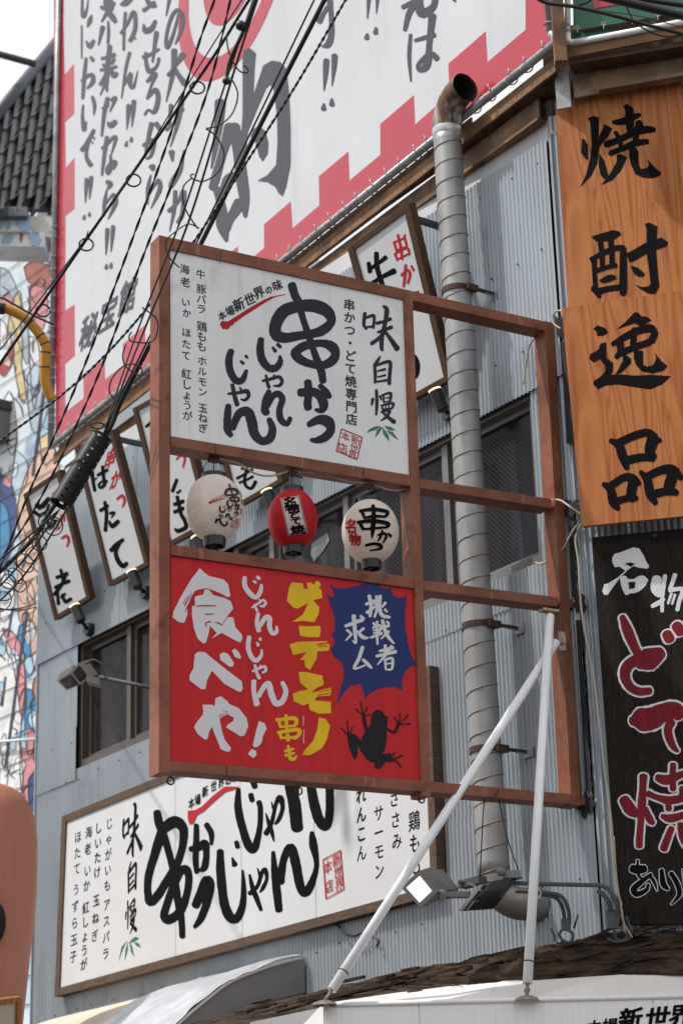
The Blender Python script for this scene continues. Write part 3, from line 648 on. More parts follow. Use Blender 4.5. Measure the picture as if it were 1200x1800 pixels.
for ch, u, v, w in (('本', 562, 618, 58), ('場', 617, 585, 64), ('新', 680, 540, 84), ('世', 757, 503, 80), ('界', 820, 455, 80), ('の', 890, 437, 54), ('味', 950, 405, 72)): ik.ft(ch, u, v, u, v, w, w * 1.1, rot=-.42, bold=.03, lean=-.1)
ik.m.build('black_lettering', M['ink'], up)
RED = '545,680 560,655 600,660 660,625 760,560 850,510 905,485 1010,467 1008,472 930,490 860,530 800,570 720,620 650,670 632,692 625,688 600,720 588,712 570,718'
ir = Ink(SF, *U1); ir.poly(RED); ir.z(*U2)
def stamp(i, q, w):
    c = [tuple(map(float, p.split(','))) for p in q.split()]
    for a, b_ in zip(c, c[1:] + c[:1]): i.st('%f,%f,%f %f,%f,%f' % (*a, w, *b_, w * .8), rough=.2)
stamp(ir, '600,1335 745,1395 710,1550 565,1490', 9)
for ch, u, v, w in (('新', 700, 1415, 68), ('世', 690, 1470, 62), ('界', 678, 1517, 62), ('本', 628, 1388, 66), ('店', 610, 1470, 74)): ir.ft(ch, u, v, u, v, w, shear=.4, bold=.004)
ir.m.build('red_mark', M['redink'], up)
LEAF = ('775,1365 800,1335 835,1318 872,1314 845,1342 805,1352', '872,1320 848,1345 835,1398 865,1365 887,1325', '885,1325 893,1370 935,1425 932,1385 910,1350', '900,1315 945,1320 982,1345 940,1347 918,1335', '915,1345 960,1358 1003,1415 970,1395 935,1368')
ig = Ink(SF, *U2); ig.poly(*LEAF); ig.m.build('bamboo_leaf', M['green'], up)

iw = Ink(SF, *L1, base=.0011)
iw.poly('405,195 440,230 470,250 575,275 605,310 620,390 600,400 560,375 500,350 455,335 400,345 370,355 345,400 320,460 318,520 295,580 260,575 215,540 220,500 270,400 340,280',
        '370,395 430,380 440,345 470,345 500,385 580,405 625,430 640,480 600,530 560,590 540,575 480,570 470,640 450,715 430,725 390,690 365,620 350,520 352,460 372,462')
iw.poly('470,580 500,570 560,600 600,540 640,540 655,610 700,660 705,690 690,718 650,700 560,650 520,672 490,690 525,650 480,605',
        '370,800 395,783 440,785 500,835 600,915 700,990 707,1040 695,1065 670,1060 580,1010 490,915 455,985 445,1045 415,1045 335,985 332,950 360,900', '545,800 575,785 605,800 645,860 640,885 615,888 550,840', '630,775 650,760 680,785 695,820 690,835 650,818',
        '425,1155 490,1155 510,1165 515,1110 550,1095 600,1130 610,1150 680,1180 735,1250 745,1310 720,1370 690,1378 640,1345 590,1315 600,1295 640,1270 645,1245 600,1225 545,1255 560,1340 580,1400 625,1460 615,1485 590,1485 550,1465 530,1410 490,1310 470,1345 460,1395 440,1400 390,1360 365,1315 375,1290 430,1220',
        '820,1270 860,1285 875,1325 850,1370 840,1420 815,1450 785,1455 778,1435 800,1340', '750,1490 770,1465 800,1480 805,1510 780,1530 745,1505')
iw.st('720,262,32 722,320,34 760,375,36 800,400,30 830,360,32 838,312,18', '783,288,18 800,296,18', '810,258,26 825,270,22', '772,472,14 820,440,18 850,420,17 868,440,18 850,462,20 825,460,8', '788,452,16 808,496,18', '820,413,8 832,430,12',
      '815,515,28 806,580,30 820,635,34', '828,600,32 868,542,34 895,550,36 895,610,34 915,655,28 943,642,28 945,605,16', '752,680,32 745,750,34 765,815,34 800,845,32 835,812,26 840,768,14', '808,722,20 816,738,22', '828,690,22 832,702,16',
      '775,920,16 830,895,20 862,888,20 868,915,20 845,930,14', '793,878,20 805,930,22 823,968,26', '830,878,12 840,895,12', '785,990,36 785,1060,34 805,1150,44', '818,1095,34 855,1030,36 890,1010,42 908,1080,44 940,1145,42 985,1130,40 1010,1060,36 985,1000,30')
iw.z(*L2)
iw.st('795,350,26 808,420,26 800,492,22', '772,408,20 830,385,24', '778,468,22 832,428,20', '845,352,20 852,430,22 832,498,16', '872,350,24 868,430,24 885,485,28 938,500,20', '828,398,16 846,420,14', '908,398,22 885,428,14', '905,445,18 920,462,14',
      '825,540,18 834,560,14', '850,530,18 852,552,14', '820,575,15 870,558,18 866,600,16 825,612,14', '822,593,12 866,582,12', '845,545,15 849,620,20 853,690,14', '806,642,18 882,613,22', '872,582,16 932,558,22', '888,522,24 905,590,26 930,640,24 968,684,14', '930,600,22 878,652,10', '920,532,20 934,546,14',
      '868,738,18 962,714,24', '908,698,22 905,760,20', '846,774,20 980,742,26', '952,704,24 905,770,22 852,834,8', '905,800,17 956,790,20 953,862,18 912,866,12', '906,800,16 910,862,15', '910,829,12 950,822,12',
      '628,562,22 700,535,26 748,518,26', '735,492,20 757,510,18', '686,490,30 693,580,28 700,678,18 678,664,8', '638,590,18 662,610,18', '672,618,20 630,664,10', '755,578,22 715,612,14', '712,600,18 750,640,28 788,645,12', '748,710,26 722,790,26 690,850,22 705,860,16 765,838,12', '752,798,20 785,830,26 810,857,16')
iw.st('333,1195,5 332,1260,3', '335,1290,3 334,1385,6')
iw.m.build('white_lettering', M['whitep'], lo)
sl_ = Ink(SF, *L1, base=.003)
sl_.st('383,461,6 440,458,9 522,459,7', '442,517,8 500,517,8', '452,602,8 448,580,8 478,570,10', '300,455,9 352,370,4', '312,478,8 370,372,4', '290,440,6 330,385,3', '322,500,7 345,440,4', '540,1232,5 600,1212,4', '545,1246,5 610,1222,4', '300,500,5 322,470,4', '570,1195,3 605,1205,3')
sl_.z(*L2); sl_.st('430,690,8 500,680,6', '440,704,6 505,700,4', '420,1008,6 520,995,4', '435,1048,5 530,1030,4', '430,1060,4 525,1052,3', '440,1022,4 530,1008,3', '190,1318,3 255,1310,3')
sl_.m.build('dry_brush_gap', M['redp'], lo)
iy = Ink(SF, *L2)
iy.poly('250,255 330,262 335,300 365,300 355,260 385,255 405,275 420,245 445,250 455,275 440,290 460,310 465,365 400,380 445,430 440,475 410,535 330,525 255,533 330,480 365,400 290,440 260,430 218,385 230,300', '300,560 375,565 450,560 455,600 445,640 360,640 310,630', '235,690 300,672 500,668 500,685 518,690 510,735 430,740 425,790 380,870 345,850 340,800 312,800 355,745 260,765',
        '300,885 350,885 465,910 475,975 430,995 395,1020 395,1030 525,990 530,1030 520,1050 420,1065 410,1085 525,1095 527,1175 440,1178 375,1150 370,1105 330,1120 265,1090 258,1040 300,1020 365,1010 310,960', '440,1205 490,1215 520,1265 500,1350 465,1420 380,1470 325,1468 345,1430 400,1370 430,1290')
iy.st('210,1190,24 215,1270,26 225,1365,28', '145,1222,26 210,1215,24 268,1210,30 285,1240,28 265,1268,18', '160,1230,22 172,1275,20', '180,1270,16 262,1265,18', '155,1312,24 230,1298,26 300,1292,28 300,1328,28 268,1350,26', '165,1315,20 178,1350,26', '185,1348,18 265,1345,20', '225,1405,20 235,1450,24 240,1492,26 265,1496,24 285,1475,12', '203,1442,20 262,1425,20', '205,1472,18 267,1455,18')
iy.m.build('yellow_lettering', M['yellow'], lo)
ib = Ink(SF, *L2, base=.0004)
ib.poly('510,262 560,292 600,297 650,292 710,278 770,254 800,253 860,262 880,290 905,300 955,286 955,320 965,345 1000,365 1030,358 1062,338 1045,480 1050,580 1075,720 1125,842 1085,848 1050,880 1025,940 1030,1020 990,995 930,990 860,1005 800,1035 765,1080 755,1020 730,970 705,972 690,985 670,975 610,1040 545,1140 575,1070 600,980 617,910 612,850 590,800 550,785 520,720 548,695 552,660 530,625 550,590 550,500 525,420 490,330 525,355 548,355 540,310')
ib.m.build('blue_burst', M['navy'], lo)
io = Ink(SF, *L2)
io.poly('860,1150 890,1165 905,1190 925,1200 925,1225 918,1290 918,1350 905,1430 890,1460 945,1455 952,1480 940,1500 900,1530 880,1560 850,1567 830,1550 835,1525 800,1515 770,1490 720,1410 740,1380 745,1340 775,1300 805,1250 808,1200 830,1160', '640,1320 690,1320 720,1345 745,1380 715,1420 715,1460 700,1497 680,1480 650,1400', smooth=3)
io.st('655,1340,24 645,1290,10 640,1230,12', '650,1330,14 625,1305,8 597,1276,11', '655,1330,12 668,1300,8 680,1272,11', '785,1315,26 762,1240,24 755,1185,26', '755,1195,16 742,1140,8 735,1095,13', '750,1185,14 725,1165,8 698,1145,12', '755,1190,14 768,1160,8 780,1132,13', '760,1195,14 780,1190,8 803,1185,11', '915,1280,14 970,1308,20 1000,1248,22', '1000,1250,14 985,1225,8 970,1203,11', '1002,1245,14 1010,1210,8 1011,1180,13', '1005,1250,14 1035,1222,8 1067,1188,13', '1000,1255,14 1040,1250,8 1085,1248,12', '940,1500,40 962,1500,22', '950,1490,14 963,1470,8 972,1450,11', '955,1500,16 990,1488,9 1030,1473,14', '950,1505,16 990,1515,10 1017,1555,12', rough=.02)
io.m.build('frog_silhouette', M['frogm'], lo)

# ---------------------------------------------------------------- lanterns
SM = Plane(S.p - nS * SD / 2, nS)
def lantern(cx, cy, wpx, ytop, ybot, ycap, yb2, paper, label, capk, ribs, beamy):
    c = SM.hit(cx, cy); dep = pix(c)[2]; mpp = dep / F / math.cos(PITCH - math.atan((cy - 900) / F)) 
    R = wpx / 2 * dep / F
    z = lambda y: SM.hit(cx, y).z
    zt, zb, zc, zb2, zbeam = z(ytop), z(ybot), z(ycap), z(yb2), z(beamy)
    zm = (zt + zb) / 2; rc = R * capk; H = (zt - zb) / 2 / math.sqrt(1 - capk ** 2)
    cc = V((c.x, c.y, zm)); root = thing('paper_lantern', label, 'lantern', cc, 'paper lanterns hanging in the sign frame')
    prof = []; n = ribs * 6
    for i in range(n + 1):
        h = lerp(zb, zt, i / n) - zm; r = R * math.sqrt(max(0, 1 - (h / H) ** 2)); prof.append((r - .0016 * (1 - abs(math.cos(math.pi * i / 6))), h))
    m_ = MB(); m_.lathe(cc, prof, 56); body = m_.build('paper_shade', paper, root)
    m_ = MB(); h0 = zt - zm; m_.lathe(cc, [(rc * .93, h0 - .004), (rc * 1.02, h0 - .002), (rc * 1.02, zc - zm), (rc * .95, zc - zm), (rc * .93, zc - zm - .012), (.001, zc - zm - .012)], 36, smooth=False); m_.build('top_ring', M['bplastic'], root)
    m_ = MB(); h0 = zb - zm; rb = rc * .92; m_.lathe(cc, [(rb * .95, h0 + .004), (rb * 1.02, h0), (rb, zb2 - zm), (rb * .86, zb2 - zm), (rb * .86, zb2 - zm + .02), (.001, zb2 - zm + .02)], 36, smooth=False)
    for q in range(6):
        a = q * math.pi / 3; m_.tube([cc + UP * (zb2 - zm + .003), cc + V((math.cos(a) * rb * .9, math.sin(a) * rb * .9, zb2 - zm + .003))], .003, 5)
    m_.build('bottom_ring', M['bplastic'], root)
    m_ = MB(); kk = c * 0
    for s_ in (-1, 1):
        a = cc + UP * (zc - zm) + dB * rc * s_ * .95; e = V((c.x, c.y, zbeam))
        m_.tube(vcat([a, lerp(a, e, .6) + dB * rc * s_ * .35, e], 6), .0016, 5)
    m_.tube([V((c.x, c.y, zc)), V((c.x, c.y, zbeam + .004))], .0025, 5); m_.tube(ring_pts(cc + UP * (zb2 - zm - .012), dB, UP, .010), .002, 5)
    m_.build('hanging_wire', M['black'], root)
    m_ = MB(); m_.cbox((c.x, c.y, zbeam - .008), dB * .045, nS * .03, UP * .02); m_.tube([V((c.x, c.y, zbeam - .01)) + dB * .02, V((c.x, c.y, zbeam - .022)) + dB * .055], .005, 6); m_.build('hanging_clip', M['clamp'], root)
    return root, body, Egg(cc, R, H, zm)
r1_, b1_, e1 = lantern(376.5, 893, 104, 841, 946, 834, 961, M['paperw'], 'white paper lantern with small black brush lettering and a thin red stroke', .41, 31, 806)
i = Ink(e1, 310, 780, 6, base=.003)
def sm(x0, y0, x1, y1, X0, Y0, X1, Y1, sh0=.18, sh1=.0):
    def f(u, v):
        vv = v - sh0 * (u - x0); return (lerp(X0, X1, (u - x0) / (x1 - x0)), lerp(Y0, Y1, (vv - y0) / (y1 - y0)) + sh1 * (u - x0) / (x1 - x0) * (X1 - X0))
    return f
i.remap(sm(100, 290, 590, 950, 508, 412, 672, 618, .0, .10)); i.st(*KUSHI); i.remap(None)
i.st('612,648,15 650,650,16 652,690,18 632,705,10', '632,620,14 632,660,15 622,695,15', '655,632,10 668,655,10', '610,735,14 640,722,20 648,745,16 615,768,10', '545,600,20 540,640,22 562,668,20 590,655,18 592,625,8', '572,605,8 580,613,9', '584,597,8 590,604,8', '530,690,7 575,680,10 582,700,8 565,712,6', '548,675,8 558,715,10', '530,738,14 522,775,18', '530,765,14 555,740,16 562,780,16 580,800,14 588,775,12',
     '462,660,18 460,700,20 482,722,20 512,705,16 516,672,8', '492,662,9 500,670,9', '505,655,8 512,662,8', '440,765,8 480,752,10 494,768,9 478,782,7', '455,740,9 470,785,12', '425,790,16 412,835,20', '420,820,18 458,795,20 472,840,22 510,865,20 538,840,20 532,815,10', '672,500,6 690,560,8', '690,590,8 700,640,10', '668,680,9 690,700,9 680,740,8')
i.m.build('black_lettering', M['ink'], b1_)
i = Ink(e1, 310, 780, 6, base=.003); i.st('350,622,24 375,615,16 420,600,12 480,580,10 545,568,4'); stamp(i, '592,785 665,788 645,885 570,880', 4); i.ft('新', 645, 812, 645, 812, 34, 40); i.ft('本', 610, 815, 610, 815, 34, 42); i.ft('世', 635, 845, 635, 845, 32, 36); i.ft('店', 598, 858, 598, 858, 32, 40)
for ch, u, v in (('本', 370, 598), ('場', 395, 588), ('新', 425, 575), ('世', 460, 560), ('界', 490, 550), ('の', 518, 545), ('味', 545, 540)): i.ft(ch, u, v, u, v, 26, 28, rot=-.3, bold=.02)
i.m.build('red_mark', M['redink'], b1_)
r2_, b2_, e2 = lantern(514.5, 912, 88, 866, 961, 858, 973, M['paperr'], 'smaller red paper lantern with a white vertical label and black lettering', .44, 27, 830)
i = Ink(e2, 450, 800, 4.2857, base=.002); i.poly('182,325 325,305 392,585 238,603', smooth=0); i.m.v = [V(p) for p in i.m.v]
def grid(surf, x0, y0, sc, q, n, off):
    m_ = MB()
    for a in range(n + 1):
        for b_ in range(n + 1):
            u = bil([V((x, y, 0)) for x, y in q], a / n, b_ / n); m_.v.append(surf.hit(x0 + u.x / sc, y0 + u.y / sc, off))
    for a in range(n):
        for b_ in range(n): k_ = a * (n + 1) + b_; m_.f.append([k_, k_ + n + 1, k_ + n + 2, k_ + 1]); m_.sm.append(True)
    return m_
grid(e2, 450, 800, 4.2857, [(182, 325), (325, 305), (392, 587), (238, 605)], 8, .003).build('white_label', M['paperw'], b2_)
i = Ink(e2, 450, 800, 4.2857, base=.0045); stamp(i, '190,330 321,312 386,582 242,598', 5)
for ch, u, v, w, h in (('名', 258, 348, 105, 78), ('物', 272, 400, 110, 82), ('ど', 290, 448, 92, 62), ('て', 302, 498, 92, 56), ('焼', 316, 560, 112, 74)): i.ft(ch, u, v, u, v, w, h, shear=-.1, lean=.2, bold=.05)
i.m.build('black_lettering', M['inkb'], b2_)
r3_, b3_, e3 = lantern(650.5, 934, 101, 884, 986, 877, 1000, M['paperw'], 'white paper lantern with large black and small red lettering', .38, 31, 853)
i = Ink(e3, 450, 800, 4.2857, base=.003)
i.st('880,380,28 885,460,34 878,560,36 872,625,10', '780,420,22 880,408,30 985,425,26 980,455,26 955,468,14', '795,420,26 815,470,24', '815,472,20 890,460,24 955,462,20', '765,505,24 880,495,32 992,515,30 985,540,24 960,548,12', '780,510,28 805,555,28', '805,558,18 960,545,20',
     '920,602,18 970,590,20 978,620,20 955,662,12', '950,570,20 935,620,18 915,645,12', '995,590,18 1015,612,22', '825,680,20 890,668,24 935,680,28 935,705,22 855,720,10', rough=.03)
i.m.build('black_lettering', M['inkb'], b3_)
i = Ink(e3, 450, 800, 4.2857, base=.003); i.ft('名', 717, 535, 717, 535, 92, 112, bold=.05, shear=.05); i.ft('物', 745, 635, 745, 635, 92, 96, bold=.05, shear=.05); i.m.build('red_lettering', M['redink'], b3_)
m_ = MB(); pts = [(385, 806), (420, 815), (450, 833), (480, 836), (512, 826)]; m_.tube(vcat([SM.hit(x, y, .01) for x, y in pts], 6), .005, 6); m_.tube(vcat([SM.hit(x, y, .01) for x, y in [(518, 828), (570, 833), (610, 846), (648, 850), (690, 862), (718, 858)]], 6), .004, 6)
solo(m_, 'lamp_cord', M['beige'], 'thin brown cord looping along the beam above the three lanterns', 'cord')
# ---------------------------------------------------------------- framed boards
def framed(root, q3, n, th, fw, fh, mframe, mpanel, rec=.012, fwr=None):
    fwr = fwr or fw
    """q3: outer front corners TL TR BR BL; fw / fh: frame width as a fraction of width / height"""
    inn = [bil(q3, fw, fh), bil(q3, 1 - fwr, fh), bil(q3, 1 - fwr, 1 - fh), bil(q3, fw, 1 - fh)]
    m_ = MB()
    L_ = [bil(q3, fw, 0), bil(q3, 1 - fwr, 0), bil(q3, 1 - fwr, 1), bil(q3, fw, 1)]
    e = n * .002
    for f_ in ([q3[0], L_[0], L_[3], q3[3]], [L_[1], q3[1], q3[2], L_[2]], [p - e for p in (L_[0], L_[1], inn[1], inn[0])], [p - e for p in (inn[3], inn[2], L_[2], L_[3])]):
        m_.hexa(f_, [p - n * th for p in f_])
    fo = m_.build('frame', mframe, root)
    m_ = MB(); f_ = [p - n * rec for p in inn]; m_.hexa(f_, [p - n * (th - .01 - rec) for p in f_]); po = m_.build('panel', mpanel, root)
    return fo, po, Plane(f_[0], n)

ws = thing('wall_menu_sign', 'long white menu sign in a brown timber frame low on the corrugated wall', 'sign', A.hit(430, 1660, .07))
q3 = quadpx(A, [(109, 1435), (754, 1169.5), (769, 1572), (96, 1752)], .07)
_, wp, WP = framed(ws, q3, nA, .07, .014, .042, M['bframe'], M['white2'])
jn = MB()
for x, y0, y1 in ((307, 1372, 1686), (424, 1340, 1650), (554, 1290, 1618)):
    a, c = WP.hit(x, y0, .001), WP.hit(x + 1.5, y1, .001); a2 = V((c.x, c.y, a.z)); jn.quad(c, c - dA * .004, a2 - dA * .004, a2)
jn.build('sheet_joint', M['steel'], wp)
i = Ink(WP, 80, 1370, 4)
for t, a in (('ほたて', (230, 405, 222, 628)), ('うずら玉子', (216, 775, 196, 1245)), ('海老', (305, 372, 298, 490)), ('いか', (296, 640, 290, 745)), ('紅しょうが', (284, 902, 270, 1300)), ('しいたけ', (372, 340, 364, 652)), ('玉ねぎ', (357, 850, 347, 1100)), ('じゃがいも', (450, 310, 435, 745)), ('アスパラ', (432, 880, 424, 1225))):
    i.ft(t, *a, 50, 88, shear=-.42, bold=.012)
def mp_(x0, y0, x1, y1, X0, Y0, X1, Y1, s0=.19, s1=-.38):
    def f(u, v):
        vv = v - s0 * (u - x0); U = lerp(X0, X1, (u - x0) / (x1 - x0)); return U, lerp(Y0, Y1, (vv - y0) / (y1 - y0)) + s1 * (U - X0)
    return f
i.remap(mp_(755, 443, 1000, 735, 545, 199, 677, 540)); i.st(*AJI); i.remap(mp_(820, 818, 950, 1008, 576, 590, 640, 800)); i.st(*JI); i.remap(mp_(805, 1050, 975, 1262, 560, 860, 640, 1095)); i.st(*MAN); i.remap(None)
i.st('785,232,54 800,310,62 840,420,54 880,560,50 905,680,52 930,850,54 955,980,48 962,1105,42', '820,370,72 770,520,62 725,680,56 720,790,52 738,860,64 790,815,62 850,720,60 900,640,56', '830,345,72 910,298,84 965,340,68 970,430,56 945,540,52 905,640,56', '905,730,56 950,645,60 990,635,60 1008,700,52 990,820,52 945,930,62 870,985,66 835,960,60 850,890,54 905,730,56',
     '1020,490,40 1075,480,50 1122,450,54 1130,540,46 1115,620,50 1080,640,20', '1060,322,36 1060,430,44 1055,560,44 1062,652,34', '1132,318,40 1165,380,42 1166,455,22', '1055,885,60 1095,800,72 1135,712,78 1158,760,60 1130,880,56 1090,980,50 1048,1038,26')
i.z(320, 1360, 4)
i.st('268,545,48 270,680,62 290,880,64 330,1000,70 385,1015,60 425,920,48 432,800,36 425,680,16', '382,482,34 390,515,34', '352,590,12 370,640,44', '475,842,34 530,790,28 560,700,30 585,675,32 595,740,26 570,800,30 548,832,14', '475,712,18 495,800,36 525,880,38 555,958,26', '530,665,10 546,712,24',
     '640,552,28 650,680,50 665,820,60 680,958,54', '690,760,60 715,600,52 765,520,64 800,640,68 830,790,64 865,835,66 910,770,54 945,640,36 922,500,60 912,415,32',
     '395,112,34 395,250,56 430,400,58 470,510,62 510,522,56 545,380,40 550,250,38 540,200,40', '483,148,40 492,188,38', '500,58,46 512,92,42', '590,420,40 630,340,30 660,210,28 690,170,46 706,240,30 680,320,30 655,352,18', '588,278,8 610,350,30 630,410,30 645,475,10', '628,198,8 640,242,20',
     '750,60,70 785,200,88 808,382,86', '790,200,60 800,40,56 850,-30,60 895,40,60 925,200,72 965,330,72 1010,370,62 1035,280,58 1036,90,58')
for ch, u, v in (('本', 66, 208), ('場', 110, 182), ('新', 162, 125), ('世', 222, 88), ('界', 275, 60), ('の', 325, 45), ('味', 365, 25)): i.ft(ch, u, v, u, v, 44, 80, shear=-.45, bold=.03)
i.z(600, 1350, 2)
i.ft('れんこん', 68, 95, 70, 298, 36, 62, shear=-.35, bold=.012); i.ft('サーモン', 130, 158, 132, 362, 36, 60, shear=-.35, bold=.012); i.ft('ささみ', 185, 108, 194, 256, 36, 62, shear=-.35, bold=.012); i.ft('鶏もも', 255, 185, 259, 342, 42, 74, shear=-.35, bold=.012)
i.m.build('black_lettering', M['inkb'], wp)
i = Ink(WP, 320, 1360, 4, base=.004); i.poly('40,260 90,255 140,230 210,160 300,90 380,90 410,95 300,130 230,190 150,265 105,290 80,350 50,355 40,310'); stamp(i, '990,605 1112,538 1135,810 1010,880', 8)
for ch, u, v in (('新', 1083, 605), ('世', 1093, 690), ('界', 1102, 775), ('本', 1022, 655), ('店', 1032, 790)): i.ft(ch, u, v, u, v, 62, 100, shear=-.5, bold=.006)
i.m.build('red_mark', M['redink'], wp)
i = Ink(WP, 80, 1370, 4); i.poly('585,1155 610,1120 635,1105 662,1118 630,1140', '620,1145 655,1150 675,1185 640,1170', '590,1140 610,1170 625,1250 600,1210', '580,1140 580,1200 557,1280 562,1200', '575,1130 548,1190 515,1278 535,1180'); i.m.build('bamboo_leaf', M['green'], wp)
m_ = MB(); m_.tube(vcat([A.hit(590, 1622, .03), A.hit(604, 1640, .05), A.hit(622, 1645, .06), A.hit(640, 1640, .05), A.hit(664, 1652, .04), A.hit(662, 1664, .04)], 5), .006, 6)
solo(m_, 'loose_cable', M['black'], 'short black cable loop dangling under the long white menu sign', 'cable')

# leaning white menu boards
def hboard(label, q, top, inks, reds):
    q3 = [A.hit(*q[0], top), A.hit(*q[1], top), A.hit(*q[2], .13), A.hit(*q[3], .13)]; q3[2] = plane3(q3[0], q3[1], q3[3]).hit(*q[2])
    n = (q3[1] - q3[0]).cross(q3[3] - q3[0]).normalized(); n = n if n.dot(CAM - q3[0]) > 0 else -n
    root = thing('menu_board', label, 'menu board', lerp(q3[2], q3[3], .5), 'white menu boards leaning out from the wall')
    _, p, P_ = framed(root, q3, n, .05, .085, .03, M['brownw'], M['white2'])
    i = Ink(P_)
    for a in inks: i.z(*a[0]); (i.st(*a[1], rough=.03) if isinstance(a[1], list) else i.ft(*a[1:]))
    if i.m.v: i.m.build('black_lettering', M['inkb'], p)
    i = Ink(P_)
    for a in reds: i.z(*a[0]); (i.st(*a[1], rough=.03) if isinstance(a[1], list) else i.ft(*a[1:]))
    if i.m.v: i.m.build('red_lettering', M['redink'], p)
    m_ = MB(); a = lerp(q3[0], q3[1], .88) - n * .05 - UP * .05; 
    w = a - nA * max(.05, (a - AO).dot(nA)); m_.cbox((a + w) / 2, a - w, dA * .03, UP * .03); m_.build('top_bracket', M['conduit'], root)
    return root
H = (0, 690, 4)
hboard('white menu board with its first character crossed by coiled black wires', [(41, 869), (104, 826), (158, 1052), (96, 1091)], .40,
       [(H, ['262,790,40 285,815,30', '245,840,30 285,870,20', '300,900,20 300,1000,14', '300,800,40 345,745,30', '275,870,26 360,820,22', '300,910,26 380,870,22', '345,790,20 330,850,18 350,950,30 395,900,24', '340,840,20 350,880,20']),
        (H, ['400,1300,26 440,1285,24 475,1275,26', '428,1245,22 440,1290,26 445,1330,20', '390,1370,26 440,1345,24 488,1325,26', '470,1265,20 440,1340,26 385,1420,26', '405,1395,22 408,1440,22 412,1485,26', '430,1440,18 460,1415,18', '440,1420,22 460,1470,26 500,1450,24'])],
       [(H, '串', 385, 735, 385, 735, 60, 100, -.5, 0, .05, -.2), (H, '串', 388, 760, 388, 760, 40, 60, -.5, 0, .05, -.2), (H, 'か', 430, 905, 430, 905, 66, 120, -.5, 0, .05, -.2), (H, ['438,1025,18 470,1008,22 485,1040,22 472,1085,12'])])
hboard('white menu board with three black characters, half covered by the slotted black tube', [(131, 787), (197, 755), (261, 993), (191, 1031)], .40,
       [(H, ['650,560,28 655,620,26 668,690,24', '665,615,14 682,600,10', '690,580,24 755,545,26', '722,520,24 730,600,26 738,640,26 712,668,24 695,650,18 720,625,18 750,625,26']),
        (H, ['708,830,26 760,795,22', '738,770,26 750,850,26 742,970,28', '775,850,22 805,845,20 785,880,10', '770,905,16 790,940,32 832,905,30']), (H, ['782,1110,32 820,1070,34 865,1035,26', '840,1065,22 815,1120,28 830,1180,34 865,1220,34 892,1200,28'])],
       [(H, '串', 778, 460, 778, 460, 82, 130, -.55, 0, .05, -.25), (H, 'か', 815, 608, 815, 608, 78, 130, -.5, 0, .05, -.25), (H, ['825,750,18 860,725,22 878,760,22 862,805,12'])])
B6 = (310, 780, 6)
hboard('white menu board leaning out behind the rust red post, hiragana lettering showing', [(233, 718), (308, 677), (370, 920), (294, 962)], .40,
       [((0, 450, 2), ['514,600,10 545,575,16', '538,560,16 540,640,16', '548,680,18 570,650,14']), (B6, ['-40,500,40 5,380,36', '10,520,30 45,490,24', '-20,640,40 40,620,44 75,605,40', '-20,720,40 75,680,40', '10,560,40 50,740,40 90,810,44 100,880,46 20,920,44 -10,900,30', '20,650,26 60,700,30'])],
       [(B6, ['5,165,24 45,125,26 90,150,28 70,250,20'])])
hboard('white menu board leaning out over the lantern gap, ending in one hiragana character', [(352, 652), (432, 608), (497, 846), (411, 896)], .40,
       [(B6, ['690,260,32 720,270,10', '745,255,30 720,360,34 730,440,34 790,470,34 835,400,40', '640,365,32 720,320,24 800,270,30', '665,410,26 740,380,24 805,345,30'])], [])
P4 = (590, 340, 4)
hboard('white menu board leaning out beside the duct pipe, behind the sign', [(610, 437), (718, 357), (790, 667), (690, 722)], .40,
       [(P4, ['240,550,34 230,490,30', '240,530,28 300,490,26 350,450,34', '245,640,34 320,590,30 410,545,42', '285,420,34 290,520,36 325,640,36']), (P4, ['420,1180,40 500,1120,44 565,1180,40 560,1280,36 480,1320,20'])],
       [(P4, ['405,345,16 470,318,16 486,290,14', '410,350,20 428,405,18', '425,402,14 500,372,14', '480,300,18 498,370,18', '415,425,20 432,470,16', '420,420,16 500,385,18 515,430,18', '435,462,14 510,425,14', '435,292,20 455,380,20 465,460,20', '460,575,20 505,540,20 520,570,20 505,630,18', '490,505,20 485,580,22 475,655,16', '530,510,18 545,540,18', '552,700,16 580,690,14'])])

# black spotlights under the menu boards
def spot(label, lx, ly, bx, by, r=.034, off=.17):
    base = A.hit(bx, by, .02); head = A.hit(lx, ly, off)
    root = thing('spotlight', label, 'spotlight', base, 'black spotlights aimed up at the menu boards')
    d = (A.hit(lx - 18, ly - 42, off + .05) - head).normalized()
    m_ = MB(); m_.lathe(head - d * .06, [(.001, 0), (r * .8, 0), (r, .012), (r, .045), (r * .97, .048), (r, .052), (r, .125), (r * .86, .125), (r * .84, .08), (.001, .08)], 20, d, smooth=False); m_.build('lamp_body', M['bplastic'], root)
    m_ = MB(); m_.lathe(head - d * .06, [(r * 1.02, .122), (r * 1.03, .131), (r * .84, .131), (r * .84, .122)], 20, d); m_.build('lit_ring', M['warm'], root)
    m_ = MB(); m_.lathe(base - nA * .01, [(.046, 0), (.046, .04), (.040, .048), (.001, .048)], 20, nA, smooth=False); m_.tube([base + nA * .03, lerp(base, head, .6) - UP * .02, head - d * .05], .013, 8); m_.build('wall_mount', M['bplastic'], root)
spot('black spotlight under the menu board crossed by coiled wires', 138, 1080, 160, 1107)
spot('black spotlight under the menu board covered by the slotted tube', 238, 1020, 260, 1042)
spot('black spotlight just behind the white lantern with the red stroke', 352, 960, 383, 980)
spot('black spotlight showing beside the red lantern', 476, 880, 500, 905)
spot('black spotlight beside the duct pipe under the large board', 772, 705, 793, 727)

